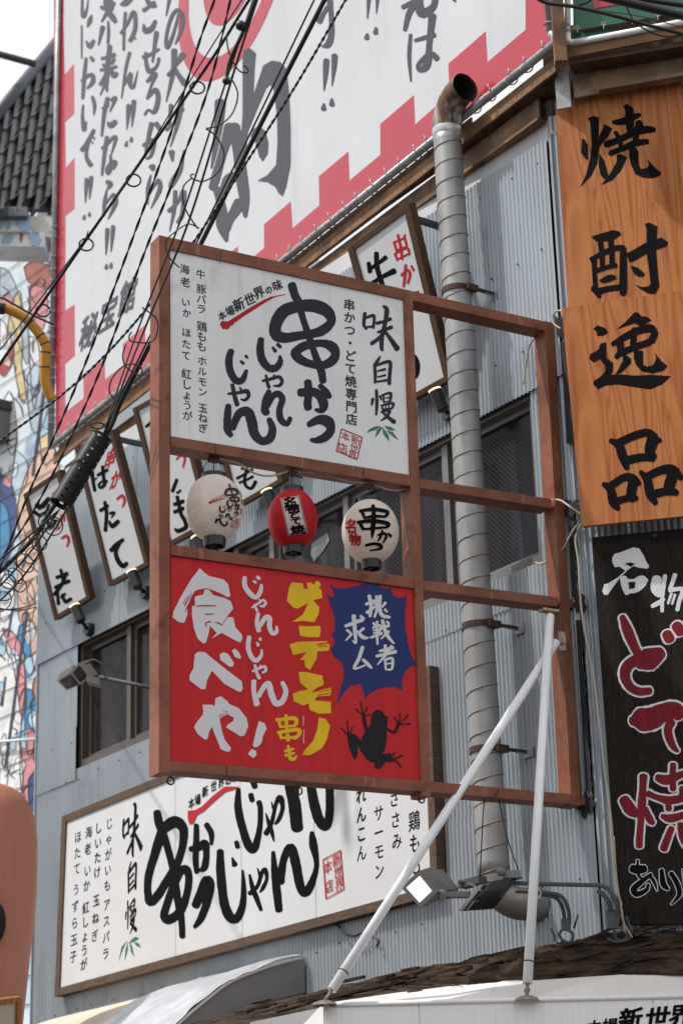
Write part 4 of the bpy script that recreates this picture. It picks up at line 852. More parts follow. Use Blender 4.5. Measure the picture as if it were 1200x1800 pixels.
# ---------------------------------------------------------------- spiral duct pipe
DO = .21
du = thing('duct_pipe', 'grey spiral duct pipe with rust stained elbow climbing the wall', 'pipe', A.hit(865, 1600, DO))
R_D = .077
pt = A.hit(785, 232, DO); pb = A.hit(868, 1540, DO); ax_x, ax_y = (pt.x + pb.x) / 2, (pt.y + pb.y) / 2
DP = Plane(V((ax_x, ax_y, 0)), V((-ax_x, -ax_y, 0)))
zt_, zb_ = pt.z, pb.z; cx0 = V((ax_x, ax_y, 0))
top_, bot_ = V((pt.x, pt.y, zt_)), V((pb.x, pb.y, zb_))
m_ = MB(); n = 60; m_.tube([lerp(bot_, top_, q / n) for q in range(n + 1)], [R_D + .0006 * math.sin(q * 1.7) for q in range(n + 1)], 32); m_.build('pipe_body', M['duct'], du)
m_ = MB(); dd = (top_ - bot_).normalized(); u = nA; w = dA; turns = int((zt_ - zb_) / .112); pts = []
for q in range(turns * 24 + 1):
    a = 2 * math.pi * q / 24; pts.append(lerp(bot_, top_, q / (turns * 24)) + (u * math.cos(a) - w * math.sin(a)) * (R_D + .001))
m_.tube(pts, .0034, 5); m_.build('spiral_seam', M['ductseam'], du)
el = mat('rusty_duct_elbow', (.16, .075, .04), .5, metal=.35, var=.3, vscale=6, stretch=(4, 4, .8), stain=[((.42, .43, .43), .50, .60, 2.6, (5, 5, .8))])
def elbow(p0, d0, d1, rb, n=9, segs=None):
    pts = []
    for q in range(n + 1):
        a = math.pi / 2 * q / n; pts.append(p0 + d1 * rb * (1 - math.cos(a)) + d0 * rb * math.sin(a))
    return pts
dout = (-dA + nA * .05).normalized()
e_ = elbow(top_ + UP * .02, dd, dout, .165); m_ = MB(); m_.tube(e_ + [e_[-1] + dout * .025], [R_D * 1.03] * (len(e_)) + [R_D * 1.05], 32, cap=False)
m_.lathe(e_[-1] + dout * .025, [(R_D * 1.05, 0), (R_D * 1.09, 0), (R_D * 1.09, -.008), (R_D * 1.03, -.008)], 32, dout); m_.build('top_elbow', el, du)
m_ = MB(); m_.tube([e_[-1] + dout * .02] + e_[::-1], R_D * .985, 32, cap=False); m_.build('elbow_inside', M['dark'], du)
m_ = MB(); m_.lathe(top_ - UP * .03, [(R_D * 1.01, 0), (R_D * 1.04, .004), (R_D * 1.05, .035), (R_D * 1.02, .05)], 32, dd); m_.build('joint_tape', M['silver'], du)
e2_ = elbow(bot_, -dd, (-nA * .8 - dA * .6).normalized(), .14); m_ = MB(); m_.tube(e2_ + [e2_[-1] - nA * .1], R_D * 1.02, 32, cap=False); m_.build('bottom_elbow', mat('dull_duct_elbow', (.25, .245, .235), .5, metal=.3, var=.15, stain=[((.20, .12, .07), .6, .8, 5, (1, 1, 1))]), du)
m_ = MB(); k_ = 7; 
for q in (3, 5, 7): m_.tube(ring_pts(e2_[q], (e2_[q + 1] - e2_[q]).cross(dA).normalized(), dA if q < 9 else dA, R_D * 1.03, 20), .004, 6, cap=False)
for yy in (514, 1103, 1321):
    q = A.hit(785 + (yy - 232) * .0635, yy, DO); c = V((lerp(bot_.x, top_.x, (q.z - zb_) / (zt_ - zb_)), lerp(bot_.y, top_.y, (q.z - zb_) / (zt_ - zb_)), q.z))
    m2 = MB(); m2.lathe(c - UP * .012, [(R_D + .001, 0), (R_D + .007, 0), (R_D + .007, .03), (R_D + .001, .03)], 32, smooth=False)
    e = c - dA * (R_D + .01); m2.cbox(e - nA * .03, dA * .03, nA * .07, UP * .034); m2.cbox(e - nA * .115, dA * .022, nA * .13, UP * .012); m2.build('pipe_clamp', M['clamp'], du)
    m2 = MB(); m2.cbox(e - nA * (DO - .012), dA * .07, nA * .008, UP * .05); m2.cbox(e - nA * .15, dA * .012, nA * .07, UP * .022); m2.build('clamp_bracket', M['steel'], du)

# ---------------------------------------------------------------- white brace poles
AWF = 9.55
def brace(label, x0, y0, x1, y1, dep0, ring):
    a = at(x0, y0, dep0); b_ = S.hit(x1, y1, .03); root = thing('brace_pole', label, 'pole', a, 'white brace poles holding up the projecting sign')
    d = (b_ - a).normalized(); m_ = MB(); m_.tube([a + d * .06, b_], .0215, 16); m_.build('tube', M['whitepipe'], root)
    m_ = MB(); m_.tube([a - d * .005, a + d * .07], .008, 6); m_.cbox(a + d * .07, V((.02, 0, 0)), V((0, .02, 0)), UP * .02); m_.lathe(a - UP * .008, [(.055, -.01), (.05, .002), (.02, .012), (.001, .014)], 10); m_.tube(ring_pts(a + d * .03, d, UP.cross(d).normalized(), .012), .004, 5); m_.build('foot_bracket', mat('rust_bracket_' + ring, (.26, .21, .16), .7, var=.25, vscale=20), root)
    m_ = MB(); rr = a + d * .16; e = d.orthogonal().normalized(); m_.tube(ring_pts(rr, e, d.cross(e), .0225), .003, 5); m_.build('rust_ring', M['clamp'], root)
    return root, a, b_
brace('upright white brace pole standing on the cream awning edge', 925, 1752, 966, 1082, AWF + .02, 'a')
brace('long slanting white brace pole running down to the awning corner', 570, 1760, 977, 1128, AWF - .05, 'b')
m_ = MB(); c = S.hit(964, 1074, .02); m_.cbox(c, dB * .09, nS * .05, UP * .012); m_.cbox(c - UP * .018, dB * .02, nS * .03, UP * .03); m_.build('brace_bracket', M['tan'], fs)
m_ = MB(); c = S.hit(987, 1127, .012); m_.cbox(c, dB * .035, nS * .012, UP * .095); m_.cbox(c + nS * .015 - dB * .01, dB * .025, nS * .03, UP * .035); m_.build('brace_bracket', M['tan'], fs)

# ---------------------------------------------------------------- right hand boards
def board(name, label, q, off, th, m):
    f_ = quadpx(C, q, off); mb = MB(); 
    root = thing(name, label, 'sign', lerp(f_[2], f_[3], .5)); mb.hexa(f_, [p - nC * th for p in f_]); o = mb.build('board', m, root); return root, o, Plane(C.p + nC * off, nC)
rt, o, OB = board('wooden_signboard', 'upper varnished orange wood signboard with two black characters', [(975, 180), (1195.6, 142), (1223, 509), (998, 546)], .10, .025, M['orange'])
i = Ink(OB, 960, 130, 4.5)
i.poly('280,505 300,520 325,560 330,670 315,680 290,650 270,620', '320,350 370,332 415,345 412,480 415,600 400,710 350,810 262,898 310,800 345,660 355,560 345,380', '415,490 440,440 455,395 520,430 490,490 430,560 412,600', '415,630 455,680 485,790 490,820 460,835 425,800 410,720',
       '555,640 585,630 635,660 590,760 520,840 428,880 500,790 550,700', '650,590 690,570 725,610 728,720 745,750 790,745 808,720 792,668 850,735 905,780 895,805 840,825 760,820 700,790 665,720 652,650', '605,250 635,235 685,270 690,300 690,470 640,490 625,400 620,290')
i.st('528,382,34 600,375,58 690,340,50 735,322,34', '545,462,34 575,520,38 590,590,36', '468,556,54 560,525,52 680,470,52 780,440,62 848,442,42', '725,385,56 735,410,60 715,440,52 700,540,46', '502,628,44 600,590,46 700,548,54 795,535,42', rough=.02)
i.poly('352,1290 375,1278 520,1235 575,1245 590,1270 520,1320 395,1325', '340,1465 360,1450 400,1440 395,1560 405,1690 440,1720 430,1770 410,1775 350,1710 350,1690 365,1670 355,1500', '415,1630 480,1590 520,1585 550,1600 545,1625 480,1650 430,1652', '625,1420 660,1405 790,1330 880,1300 910,1295 960,1330 950,1360 870,1390 790,1420 690,1480 655,1490', '775,1185 810,1175 875,1205 865,1400 878,1560 890,1680 860,1740 800,1735 740,1700 695,1665 750,1685 800,1680 820,1660 810,1560 790,1420 790,1230', '660,1515 720,1530 775,1580 765,1605 720,1600 690,1580')
i.st('350,1465,32 450,1415,44 540,1378,44 605,1375,46', '605,1380,50 605,1500,58 605,1650,62 605,1735,56', '425,1330,44 435,1420,44 442,1530,40', '505,1310,50 515,1420,44 515,1500,40', '395,1555,40 470,1530,36 545,1512,40', '395,1725,60 480,1702,50 575,1688,50', rough=.02)
i.m.build('black_lettering', M['inkb'], o)
rt, o, OB = board('wooden_signboard', 'lower varnished orange wood signboard overlapping the one above, two black characters', [(986.3, 541.8), (1213, 508.8), (1252, 902), (1022.6, 925)], .16, .025, M['orange'])
i = Ink(OB, 960, 500, 4.1875)
i.poly('342,325 375,300 430,320 455,355 410,380 370,378 368,350', '395,435 440,425 440,540 490,580 485,640 475,665 540,662 640,670 780,665 915,675 850,735 760,772 640,755 520,735 430,745 380,772 342,735 345,710 395,680 430,640 430,600 390,550 345,575 315,550 318,515 380,480', '515,330 580,275 645,205 670,205 700,235 740,238 772,265 690,310 650,285 560,315',
       '560,500 620,545 620,580 550,650 500,668 530,620 560,560', '640,480 710,490 710,590 740,605 785,590 805,545 792,500 840,560 888,600 860,635 780,655 700,640 655,590 640,540')
i.st('485,440,34 570,390,52 660,345,56 760,322,62 795,360,50', '800,355,46 770,415,58', '535,420,60 545,490,52 512,535,36', '645,330,44 635,440,46', '545,505,50 640,465,50 755,425,52',
     '470,1150,36 530,1180,62 560,1270,68 590,1350,44', '510,1175,60 640,1115,60 740,1092,62 795,1140,80 840,1147,24', '785,1130,90 760,1225,80 790,1270,50', '570,1300,66 700,1272,60 785,1282,46',
     '420,1470,40 470,1510,62 490,1600,68 525,1650,38', '460,1490,56 570,1420,58 635,1432,70 680,1468,36', '640,1440,76 620,1560,70 660,1572,40', '500,1600,56 600,1572,50 652,1575,40', '692,1380,36 740,1440,62 760,1540,68 800,1608,40', '730,1420,60 840,1367,62 925,1368,80 990,1425,40', '935,1380,84 900,1500,80 955,1532,44', '770,1548,60 880,1522,60 955,1532,46', rough=.02)
i.m.build('black_lettering', M['inkb'], o)
rt, o, OB = board('dark_signboard', 'charred dark wood signboard with white and red outlined lettering below the orange boards', [(1039.5, 944.6), (1268, 922), (1318, 1623), (1088, 1624.5)], .06, .03, M['char'])
D1, D2 = (1020, 920, 4.867), (1020, 1270, 4.867)
RS1 = ['355,800,52 400,920,88 460,1060,78 505,1140,74', '500,1190,120 580,1160,190 680,1110,110', '500,1150,90 400,1220,96 378,1310,88 420,1395,76 500,1438,70 590,1432,62', '735,945,86 758,990,92', '815,875,90 855,925,96', '440,1690,80 500,1680,190 600,1670,195 700,1620,160 800,1600,150 840,1640,110', '770,1700,80 745,1760,72 755,1830,70 790,1910,56 828,1948,30']
RS2 = ['535,460,72 530,560,62 520,700,72 512,850,58 500,1000,60 500,1058,58', '370,660,90 420,740,104 470,780,76', '555,735,40 590,830,64 620,860,40', '788,360,54 785,450,54 788,570,54', '655,470,62 740,490,88 880,436,52 960,420,50', '575,608,58 650,640,50 760,665,72 900,640,62 970,610,50', '752,740,56 745,690,50', '865,560,50 862,620,50', '695,800,40 770,820,72 900,785,56 980,770,50', '775,905,54 740,990,62 708,1080,66', '850,870,54 870,990,56 940,1080,60 1010,1040,40']
ww = Ink(OB, *D1); ww.st(*RS1, grow=36); ww.z(*D2); ww.st(*RS2, grow=34)
AR = ['440,1250,70 490,1258,80 545,1252,66', '485,1180,22 492,1300,26 520,1335,22', '600,1300,30 540,1345,40 455,1420,56 480,1468,50 560,1432,36 575,1385,26', '590,1310,26 630,1370,30 652,1440,6', '690,1262,36 705,1380,52 745,1425,30', '770,1290,40 820,1370,44 842,1470,40 772,1555,10', '880,1260,30 900,1380,40']
ww.st(*AR, grow=15)
ww.z(*D1)
ww.poly('270,290 290,260 330,250 450,205 500,215 540,280 560,330 585,365 570,388 500,380 450,365 400,400 330,470 230,610 200,612 183,580 200,520 230,515 320,460 380,405 330,370 290,375 268,330')
ww.st('365,470,62 380,540,62 395,598,40', '395,488,30 450,488,24 520,475,60 560,492,40', '500,475,60 490,555,56', '395,585,38 480,568,40 545,512,40', '650,475,84 640,560,84 672,608,60', '720,448,36 702,560,40 695,650,34 695,752,30', '610,708,34 660,682,42 712,650,24', '805,440,40 778,520,36 762,560,34', '760,572,40 840,560,36 872,575,40 842,660,36 825,740,36', '775,600,24 745,685,22', '805,610,24 780,690,20')
ww.m.build('white_lettering', M['whitep'], o)
rr = Ink(OB, *D1, base=.003); rr.st(*RS1); rr.z(*D2); rr.st(*RS2); rr.m.build('red_lettering', mat('crimson_paint', (.19, .009, .017), .5, spec=.15, var=.2, vscale=3, stretch=(12, 12, .4)), o)
kk = Ink(OB, *D2, base=.003); kk.st(*AR); kk.z(*D1); kk.poly('375,345 420,333 462,345 430,370'); kk.m.build('black_lettering', M['inkb'], o)
m_ = MB(); c = C.hit(1150, 942, .09); m_.lathe(c, [(.012, 0), (.010, .006), (.001, .008)], 10, nC); m_.build('bolt', M['bplastic'], rt)

# ---------------------------------------------------------------- canopy, bark and awnings at the foot
bk_ = thing('bark_roof', 'strip of weathered dark bark and split timber above the cream canopy', 'roof', at(900, 1720, 9.9))
m_ = MB(); rb = random.Random(5)
topl = [(-40, 1850, 'A', .03), (300, 1800, 'A', .03), (470, 1762, 'A', .03), (690, 1715, 'A', .03), (919, 1673, 'A', .03), (1040, 1650, 'A', .03), (1075, 1640, 'C', .03), (1130, 1638, 'C', .03), (1330, 1632, 'C', .03)]
botl = [(300, 1870, 9.75), (440, 1812, 9.72), (560, 1786, 9.72), (690, 1752, 9.8), (787, 1740, 9.85), (919, 1726, 9.88), (1120, 1713, 9.85), (1200, 1712, 9.8), (1330, 1712, 9.75)]
Tp = vcat([(A if t[2] == 'A' else C).hit(t[0], t[1], t[3]) for t in topl], 12); Bp = vcat([at(*t) for t in botl], 12)
nu, nv = 220, 22
def samp(Pl, t): k = t * (len(Pl) - 1); i_ = min(int(k), len(Pl) - 2); return lerp(Pl[i_], Pl[i_ + 1], k - i_)
for a in range(nu + 1):
    for b_ in range(nv + 1):
        u, v = a / nu, b_ / nv; sl2 = (1 - v) * .10 * (1 - u * .6)
        p = lerp(samp(Tp, min(1, u + sl2 * .3)), samp(Bp, max(0, u - sl2)), v)
        h = .030 * mn.noise(V((u * 9 + v * .6, v * 26, 1))) + .016 * mn.noise(V((u * 22, v * 60, 4))) + .008 * mn.noise(V((u * 140, v * 40, 8))) + .035 * math.sin(math.pi * v)
        m_.v.append(p + (UP * .8 + nA * .4) * h)
for a in range(nu):
    for b_ in range(nv): q = a * (nv + 1) + b_; m_.f.append([q, q + nv + 1, q + nv + 2, q + 1]); m_.sm.append(False)
m_.build('bark_slab', M['bark'], bk_)
m_ = MB()
for q in range(70):
    u, v = rb.uniform(.18, .98), rb.uniform(.15, .9); p = lerp(samp(Tp, u), samp(Bp, u), v) + UP * .04; d_ = (samp(Tp, min(1, u + .05)) - samp(Tp, max(0, u - .05))).normalized()
    d_ = (d_ + (samp(Bp, u) - samp(Tp, u)).normalized() * rb.uniform(-.5, .15)).normalized(); l = rb.uniform(.08, .3)
    m_.cbox(p, d_ * l, d_.cross(UP).normalized() * rb.uniform(.008, .025), UP * rb.uniform(.006, .02))
m_.build('split_timber', M['bark'], bk_)

aw = thing('cream_canopy', 'cream canopy with panelled fascia and black brush lettering below the bark roof', 'canopy', at(900, 1840, AWF))
fa = at(568, 1764, AWF); fb = at(1340, 1748, AWF + .08); fb.z = fa.z
df = (fb - fa).normalized(); nf = V((df.y, -df.x, 0)); nf = nf if nf.dot(CAM - fa) > 0 else -nf
FP = Plane(fa, nf)
back = [at(560, 1772, 9.62), at(690, 1746, 9.86), at(787, 1734, 9.9), at(919, 1720, 9.93), at(1120, 1707, 9.9), at(1340, 1705, 9.85)]
front = [fa] + [FP.hit(x, 1757) for x in (690, 787, 919, 1120)] + [fb]
for p in front: p.z = fa.z
m_ = MB(); m_.add([p for p in front] + back, [(k, k + 1, 7 + k, 6 + k) for k in range(5)]); m_.build('top_sheet', M['awn'], aw)
m_ = MB()
Lf = (fb - fa).length; js = [0, .415, 1.44, Lf]
for a, b_ in zip(js, js[1:]): m_.box(fa + df * (a + .003) - UP * .5, df * (b_ - a - .006), UP * .488, -nf * .02)
m_.box(fa - UP * .5 - nf * .006, df * Lf, UP * .48, -nf * .012); m_.build('fascia_panel', M['awnfr'], aw)
m_ = MB(); m_.tube([fa - UP * .006 + nf * .0, fb - UP * .006], .012, 10); m_.build('edge_roll', M['awnfr'], aw)
m_ = MB(); l1 = at(440, 1797, 9.75); m_.add([fa, at(560, 1772, 9.62), l1 , at(440, 1900, 9.75), fa - UP * .5], [(0, 1, 2, 3, 4)]); m_.build('side_cloth', M['awnfr'], aw)
i = Ink(FP, 600, 1350, 2, base=.003)
for ch, u, v, w in (('本', 885, 910, 52), ('場', 942, 905, 56), ('新', 1015, 882, 86), ('世', 1110, 880, 90), ('界', 1192, 868, 84)): i.ft(ch, u, v, u, v, w, w * .95, bold=.045, lean=-.15, shear=-.1)
i.m.build('black_lettering', M['inkb'], aw)
for x in (900,):
    pass

ca = thing('barrel_awning', 'grey barrel awning draped with silver tarpaulin under the long white menu sign', 'awning', A.hit(535, 1790, .2))
AT = A.hit(536, 1684, .02); Rr, Hh = 1.0, .6
EP = Plane(AT, dA); BPR = []
for x, y in ((535, 1684), (490, 1695), (447, 1710), (403, 1729), (360, 1762), (316, 1800), (280, 1845), (262, 1900)):
    q = EP.hit(x, y) - AT; BPR.append((q.dot(nA), q.z))
BPC = catmull(BPR, 6)
def prof(t, s, g=0.0):
    k_ = t * (len(BPC) - 1); i_ = min(int(k_), len(BPC) - 2); o_, h_ = (lerp(BPC[i_][j], BPC[i_ + 1][j], k_ - i_) for j in (0, 1))
    return AT + nA * (o_ + g * .5) + UP * (h_ + g) + dA * s
m_ = MB(); n = 20
vs = [prof(q / n, 0) for q in range(n + 1)] + [AT - UP * 1.2 + nA * BPR[-1][0], AT - UP * 1.2]; m_.add(vs, [tuple(range(len(vs)))]); m_.build('end_cloth', M['grey'], ca); m_ = MB()
vs = [prof(q / n, 2.6) for q in range(n + 1)] + [AT - UP * 1.2 + nA * BPR[-1][0] + dA * 2.6, AT - UP * 1.2 + dA * 2.6]; m_.add(vs, [tuple(range(len(vs)))]); m_.build('end_cloth', M['grey'], ca)
m_ = MB(); 
for s_ in range(11):
    for q in range(n + 1): m_.v.append(prof(q / n, s_ * .26))
for s_ in range(10):
    for q in range(n): a = s_ * (n + 1) + q; m_.f.append([a, a + n + 1, a + n + 2, a + 1]); m_.sm.append(True)
m_.build('roof_cloth', M['cream'], ca)
m_ = MB(); m_.tube([prof(q / n, .0, .004) for q in range(n + 1)], .011, 8); m_.build('rim_piping', M['awnfr'], ca)
m_ = MB(); ns, nq = 50, 40
for s_ in range(ns + 1):
    for q in range(nq + 1):
        S_ = lerp(-.012, 1.05, s_ / ns) ; Q = q / nq; wv = .018 + .022 * mn.noise(V((S_ * 3.2 - Q * 2.0, Q * 2.2, 3))) + .012 * abs(mn.noise(V((S_ * 9 - Q * 7, Q * 3, 7)))) + .005 * mn.noise(V((S_ * 24 - Q * 16, Q * 6, 2)))
        p = prof(Q, S_ + .05 * math.sin(Q * 9) * (s_ / ns), wv)
        if Q < .03: p += nA * .005
        m_.v.append(p)
for s_ in range(ns):
    for q in range(nq): a = s_ * (nq + 1) + q; m_.f.append([a, a + nq + 1, a + nq + 2, a + 1]); m_.sm.append(True)
m_.build('silver_tarpaulin', M['silver'], ca)

# ---------------------------------------------------------------- terracotta sculpture and small frame at the bottom left
tb = MB(); tc_ = at(-52, 1600, 12.6); mp2 = 12.6 / F
prf = [(0.0, 1363), (40, 1364), (62, 1368), (84, 1380), (100, 1402), (110, 1430), (115, 1470), (116, 1530), (114, 1600), (108, 1670), (103, 1730), (97, 1800), (90, 1900)]
zz = lambda y: at(-52, y, 12.6).z
tb.lathe(V((tc_.x, tc_.y, 0)), [(max(.001, r * mp2), zz(y)) for r, y in catmull(prf, 5)], 56)
tr = thing('terracotta_drum', 'large rounded terracotta coloured drum standing below the mural against the corrugated wall', 'drum', V((tc_.x, tc_.y, zz(1900)))); tb.build('drum_body', M['terra'], tr)
m_ = MB(); c = at(-8, 1622, 12.2); m_.lathe(c, [(.001, .02), (.05, .02), (.06, 0), (.05, -.02)], 24, (CAM - c).normalized()); m_.v = [V((p.x, p.y, c.z + (p.z - c.z) * 2.0)) for p in m_.v]; m_.build('dark_opening', M['dark'], tr)
sf = thing('small_framed_notice', 'small orange framed notice below the terracotta drum', 'notice', at(10, 1830, 11.5))
fq = [at(-40, 1763, 11.3), at(39, 1752, 11.7), at(37, 1850, 11.7), at(-40, 1860, 11.3)]; fn = plane3(*fq[:3]).n
framed(sf, fq, fn, .04, .10, .10, M['orange'], M['cream'])

# ---------------------------------------------------------------- mural building next door
MM = rad(38.5); dM = V((-math.sin(MM), math.cos(MM), 0)); nM = V((-math.cos(MM), -math.sin(MM), 0))
MP = Plane(PA(SL_, 0, -1.3), nM)
mb_ = thing('mural_building', 'neighbouring building covered in a bright cartoon like mural under a black tiled roof', 'building', V((MP.hit(20, 900).x, MP.hit(20, 900).y, 0)))
m_ = MB(); a, c = MP.hit(-260, 900), MP.hit(130, 900); a.z = c.z = 0; ztop = MP.hit(40, 395).z
m_.hexa([a, c, c + UP * ztop, a + UP * ztop], [p - nM * 3 for p in (a, c, c + UP * ztop, a + UP * ztop)])
m_.build('wall', mat('mural_pale_paint', (.74, .79, .82), .55, var=.04, vscale=2.2, stain=[((.42, .62, .78), .52, .60, 1.5, (1, 1, .6)), ((.30, .38, .50), .60, .66, 2.6, (1, 1, .5))]), mb_)
PAL = dict(skin=(.76, .50, .37), white=(.82, .81, .80), pink=(.72, .28, .30), red=(.38, .05, .05), navy=(.03, .08, .24), blue=(.05, .27, .52), orange=(.58, .22, .06), cream=(.70, .55, .28), grey=(.46, .54, .62), brick=(.45, .14, .09), yellow=(.70, .55, .20), pale=(.70, .78, .84), sky=(.42, .62, .78))
SH = [('grey', '0,470 18,480 40,540 52,600 46,640 20,560 0,520'), ('brick', '42,470 55,460 75,462 96,474 96,506 70,503 50,495'), ('pink', '50,503 76,500 84,540 70,590 56,560'), ('cream', '26,520 34,511 38,528 36,560 40,610 38,640 46,690 42,708 36,700 26,650 22,600 14,580 18,548'), ('red', '0,640 14,620 22,600 24,630 10,660 0,655'), ('white', '50,590 66,600 70,650 60,720 54,660'),
      ('grey', '48,660 66,640 86,690 78,740 60,760 50,720'), ('white', '0,560 10,570 12,600 0,610'), ('navy', '0,830 20,850 28,890 24,950 10,1000 0,1010'), ('blue', '0,880 14,900 18,960 0,985'), ('grey', '28,790 48,812 46,850 30,870 20,850'), ('skin', '40,850 62,800 92,786 104,820 100,880 80,940 70,990 40,960 30,900'), ('skin', '34,960 60,930 74,980 66,1040 40,1060 24,1010'), ('skin', '30,1040 52,1020 62,1060 50,1100 34,1090'), ('white', '0,1000 20,1010 26,1060 10,1090 0,1080'),
      ('blue', '34,1100 56,1090 66,1120 60,1180 40,1190 26,1150'), ('skin', '52,1080 74,1070 76,1150 64,1180 54,1140'), ('white', '-10,1110 20,1110 40,1140 44,1210 36,1290 40,1380 20,1420 -10,1420'), ('pink', '4,1104 22,1110 38,1140 30,1160 14,1130'), ('pink', '20,1150 40,1160 46,1230 38,1260 30,1210'), ('orange', '58,1200 72,1180 76,1260 66,1300 56,1260'), ('blue', '44,1210 60,1220 64,1290 52,1330 44,1290'), ('pink', '36,1290 50,1280 66,1300 64,1380 44,1420 36,1370'), ('yellow', '0,1310 10,1290 14,1370 0,1410'), ('orange', '60,1300 72,1290 70,1330 60,1340'), ('navy', '50,1370 70,1350 70,1420 52,1420'), ('cream', '70,770 92,760 96,800 76,815'), ('white', '8,700 20,690 30,760 22,800 10,770')]
byc = {}
lin = Ink(MP, base=.0060)
for kx, (cn, ps_) in enumerate(SH):
    q = byc.setdefault(cn, Ink(MP, base=.0015)); q.k = kx % 20; q.poly(ps_, smooth=4)
    pp = ps_.split(); lin.st(' '.join(p + ',1.3' for p in pp + [pp[0]]), rough=.3, n=4)
lin.st('78,680,5 68,760,5 58,835,5', '48,1076,6 34,1170,5 22,1260,5 10,1345,5', '22,1068,3 14,1120,3', rough=.05)
mr_ = random.Random(21)
for q in range(46):
    x, y = mr_.uniform(-5, 92), mr_.uniform(480, 1390); 
    if x > 76 and y > 1000: x -= 30
    a_ = mr_.uniform(1.0, 2.1); l_ = mr_.uniform(14, 46); cv = mr_.uniform(-14, 14)
    lin.st('%f,%f,1.2 %f,%f,2.4 %f,%f,1' % (x, y, x + math.cos(a_) * l_ * .5 + cv, y + math.sin(a_) * l_ * .5, x + math.cos(a_) * l_, y + math.sin(a_) * l_), n=5)
lin.st('52,620,2 60,640,2', '10,1190,3 4,1240,4', '0,1150,3 10,1160,2')
for q in range(26):
    cn = mr_.choice(['white', 'white', 'pale', 'pale', 'sky', 'skin', 'pink', 'white', 'sky']); x, y = mr_.uniform(0, 86), mr_.uniform(500, 1380); r_ = mr_.uniform(5, 13)
    ps_ = ' '.join('%f,%f' % (x + math.cos(t * .9) * r_ * mr_.uniform(.6, 1.1), y + math.sin(t * .9) * r_ * mr_.uniform(1.0, 2.0)) for t in range(7))
    b_ = byc.setdefault(cn, Ink(MP, base=.0015)); b_.base = .0032; b_.poly(ps_, smooth=3); pp = ps_.split(); lin.st(' '.join(p + ',.9' for p in pp + [pp[0]]), rough=.3, n=3)
for cn, q in byc.items(): q.m.build('mural_shape', mat('mural_' + cn, PAL[cn], .5, var=.14, vscale=5), mb_)
lin.m.build('mural_outline', mat('mural_outline_paint', (.035, .035, .055), .5), mb_)
m_ = MB(); z = 1.0
while z < ztop - .3:
    q = MP.hit(-260, 900); e = MP.hit(110, 900); m_.quad(V((q.x, q.y, z)) + nM * .011, V((e.x, e.y, z)) + nM * .011, V((e.x, e.y, z + .009)) + nM * .011, V((q.x, q.y, z + .006)) + nM * .011); z += .22
m_.build('plank_joint', mat('plank_joint', (.10, .10, .12), .8), mb_)
# tiled roof with stepped eaves
RP = plane3(at(0, 362, 18.9), at(92, 364, 19.4), at(92, 85, 21.6)); rn = RP.n
m_ = MB(); e1x, e1y, e2x, e2y = 18.4, -21.7, -6.1, 41.5
def rp(x, y, o): return RP.hit(x, y, o)
base_q = [rp(-150, 365, -.03), rp(115, 365, -.03), rp(115, 58, -.03), rp(-150, 362, -.03)]
m_.hexa(base_q[::-1], [p - rn * .06 for p in base_q[::-1]])
for ii in range(-14, 16):
    for jj in range(-14, 20):
        x, y = 62.5 + ii * e1x + jj * e2x, 160 + ii * e1y + jj * e2y
        if not (-60 < x < 112) : continue
        ry = 197 - 1.21 * x
        if y < ry + 10 or y > 372: continue
        yt = max(y - 46, ry - (0)); k_ = (y - yt) / 41.5; tx = x - e2x * k_
        c2 = lambda dx, dy: (dx, dy)
        # pan
        A_, B_ = (x - 1, min(y, 365)), (x + 19, min(y - 22, 365)); kk2 = max(.2, min(1.1, (min(y - 22, 365) - (197 - 1.21 * (x + 19))) / 41.5))
        T0, T1 = (A_[0] - e2x * k_, A_[1] - (y - yt)), (B_[0] - e2x * kk2, B_[1] - 41.5 * kk2)
        f_ = [rp(*A_, .035), rp(*B_, .035), rp(*T1, .005), rp(*T0, .005)]; m_.hexa(f_, [p - rn * .03 for p in f_])
        # rib
        f_ = [rp(x - 1.5, min(y + 2, 367), .095), rp(x + 6, min(y + 1, 367), .095), rp(tx + 5.6, yt - 3, .07), rp(tx - 1, yt - 2, .07)]; m_.hexa(f_, [p - rn * .09 for p in f_])
        if y < 366: m_.tube([rp(x - 2, y + 2, .06), rp(x + 6, y - 1, .045), rp(x + 14, y - 9, .055), rp(x + 18, y - 17, .07)], .014, 5)
m_.build('tiled_roof', M['tile'], mb_)
m_ = MB(); m_.tube([rp(-60, 270, .05), rp(112, 61, .05)], .06, 8); m_.build('roof_edge', mat('dark_blue_edge', (.03, .035, .06), .5), mb_)
EV = Plane(at(40, 370, 19.0), V((-.05, -1, 0)))
def eband(y0, y1, x0, x1, o, th, m, nm, tilt=0):
    f_ = [EV.hit(x0, y0, o), EV.hit(x1, y0 + tilt, o), EV.hit(x1, y1 + tilt, o), EV.hit(x0, y1, o)]; m_ = MB(); m_.hexa(f_, [p + V((0, th, 0)) for p in f_]); m_.build(nm, m, mb_)
for cn, o_, ps_ in (('sky', .062, '24,384 40,383 53,386 53,403 36,404'), ('sky', .062, '-4,384 8,383 5,400 -4,402'), ('grey', .062, '12,386 20,392 18,402 10,402'), ('sky', .022, '8,412 24,412 18,428 2,427'), ('brick', .022, '35,409 41,408 39,424 35,424'), ('sky', .022, '50,414 62,412 74,420 66,431 54,430')):
    q = Ink(EV, base=o_ + .003); q.poly(ps_, smooth=4); pp = ps_.split(); q.m.build('eave_painting', mat('eave_' + cn, PAL[cn], .5, var=.1), mb_)
for x in (-34, -17, 0, 14, 31): eband(363, 379, x, x + (13 if x == 0 else 16.5), .14, .2, M['tilee'], 'eave_tile')
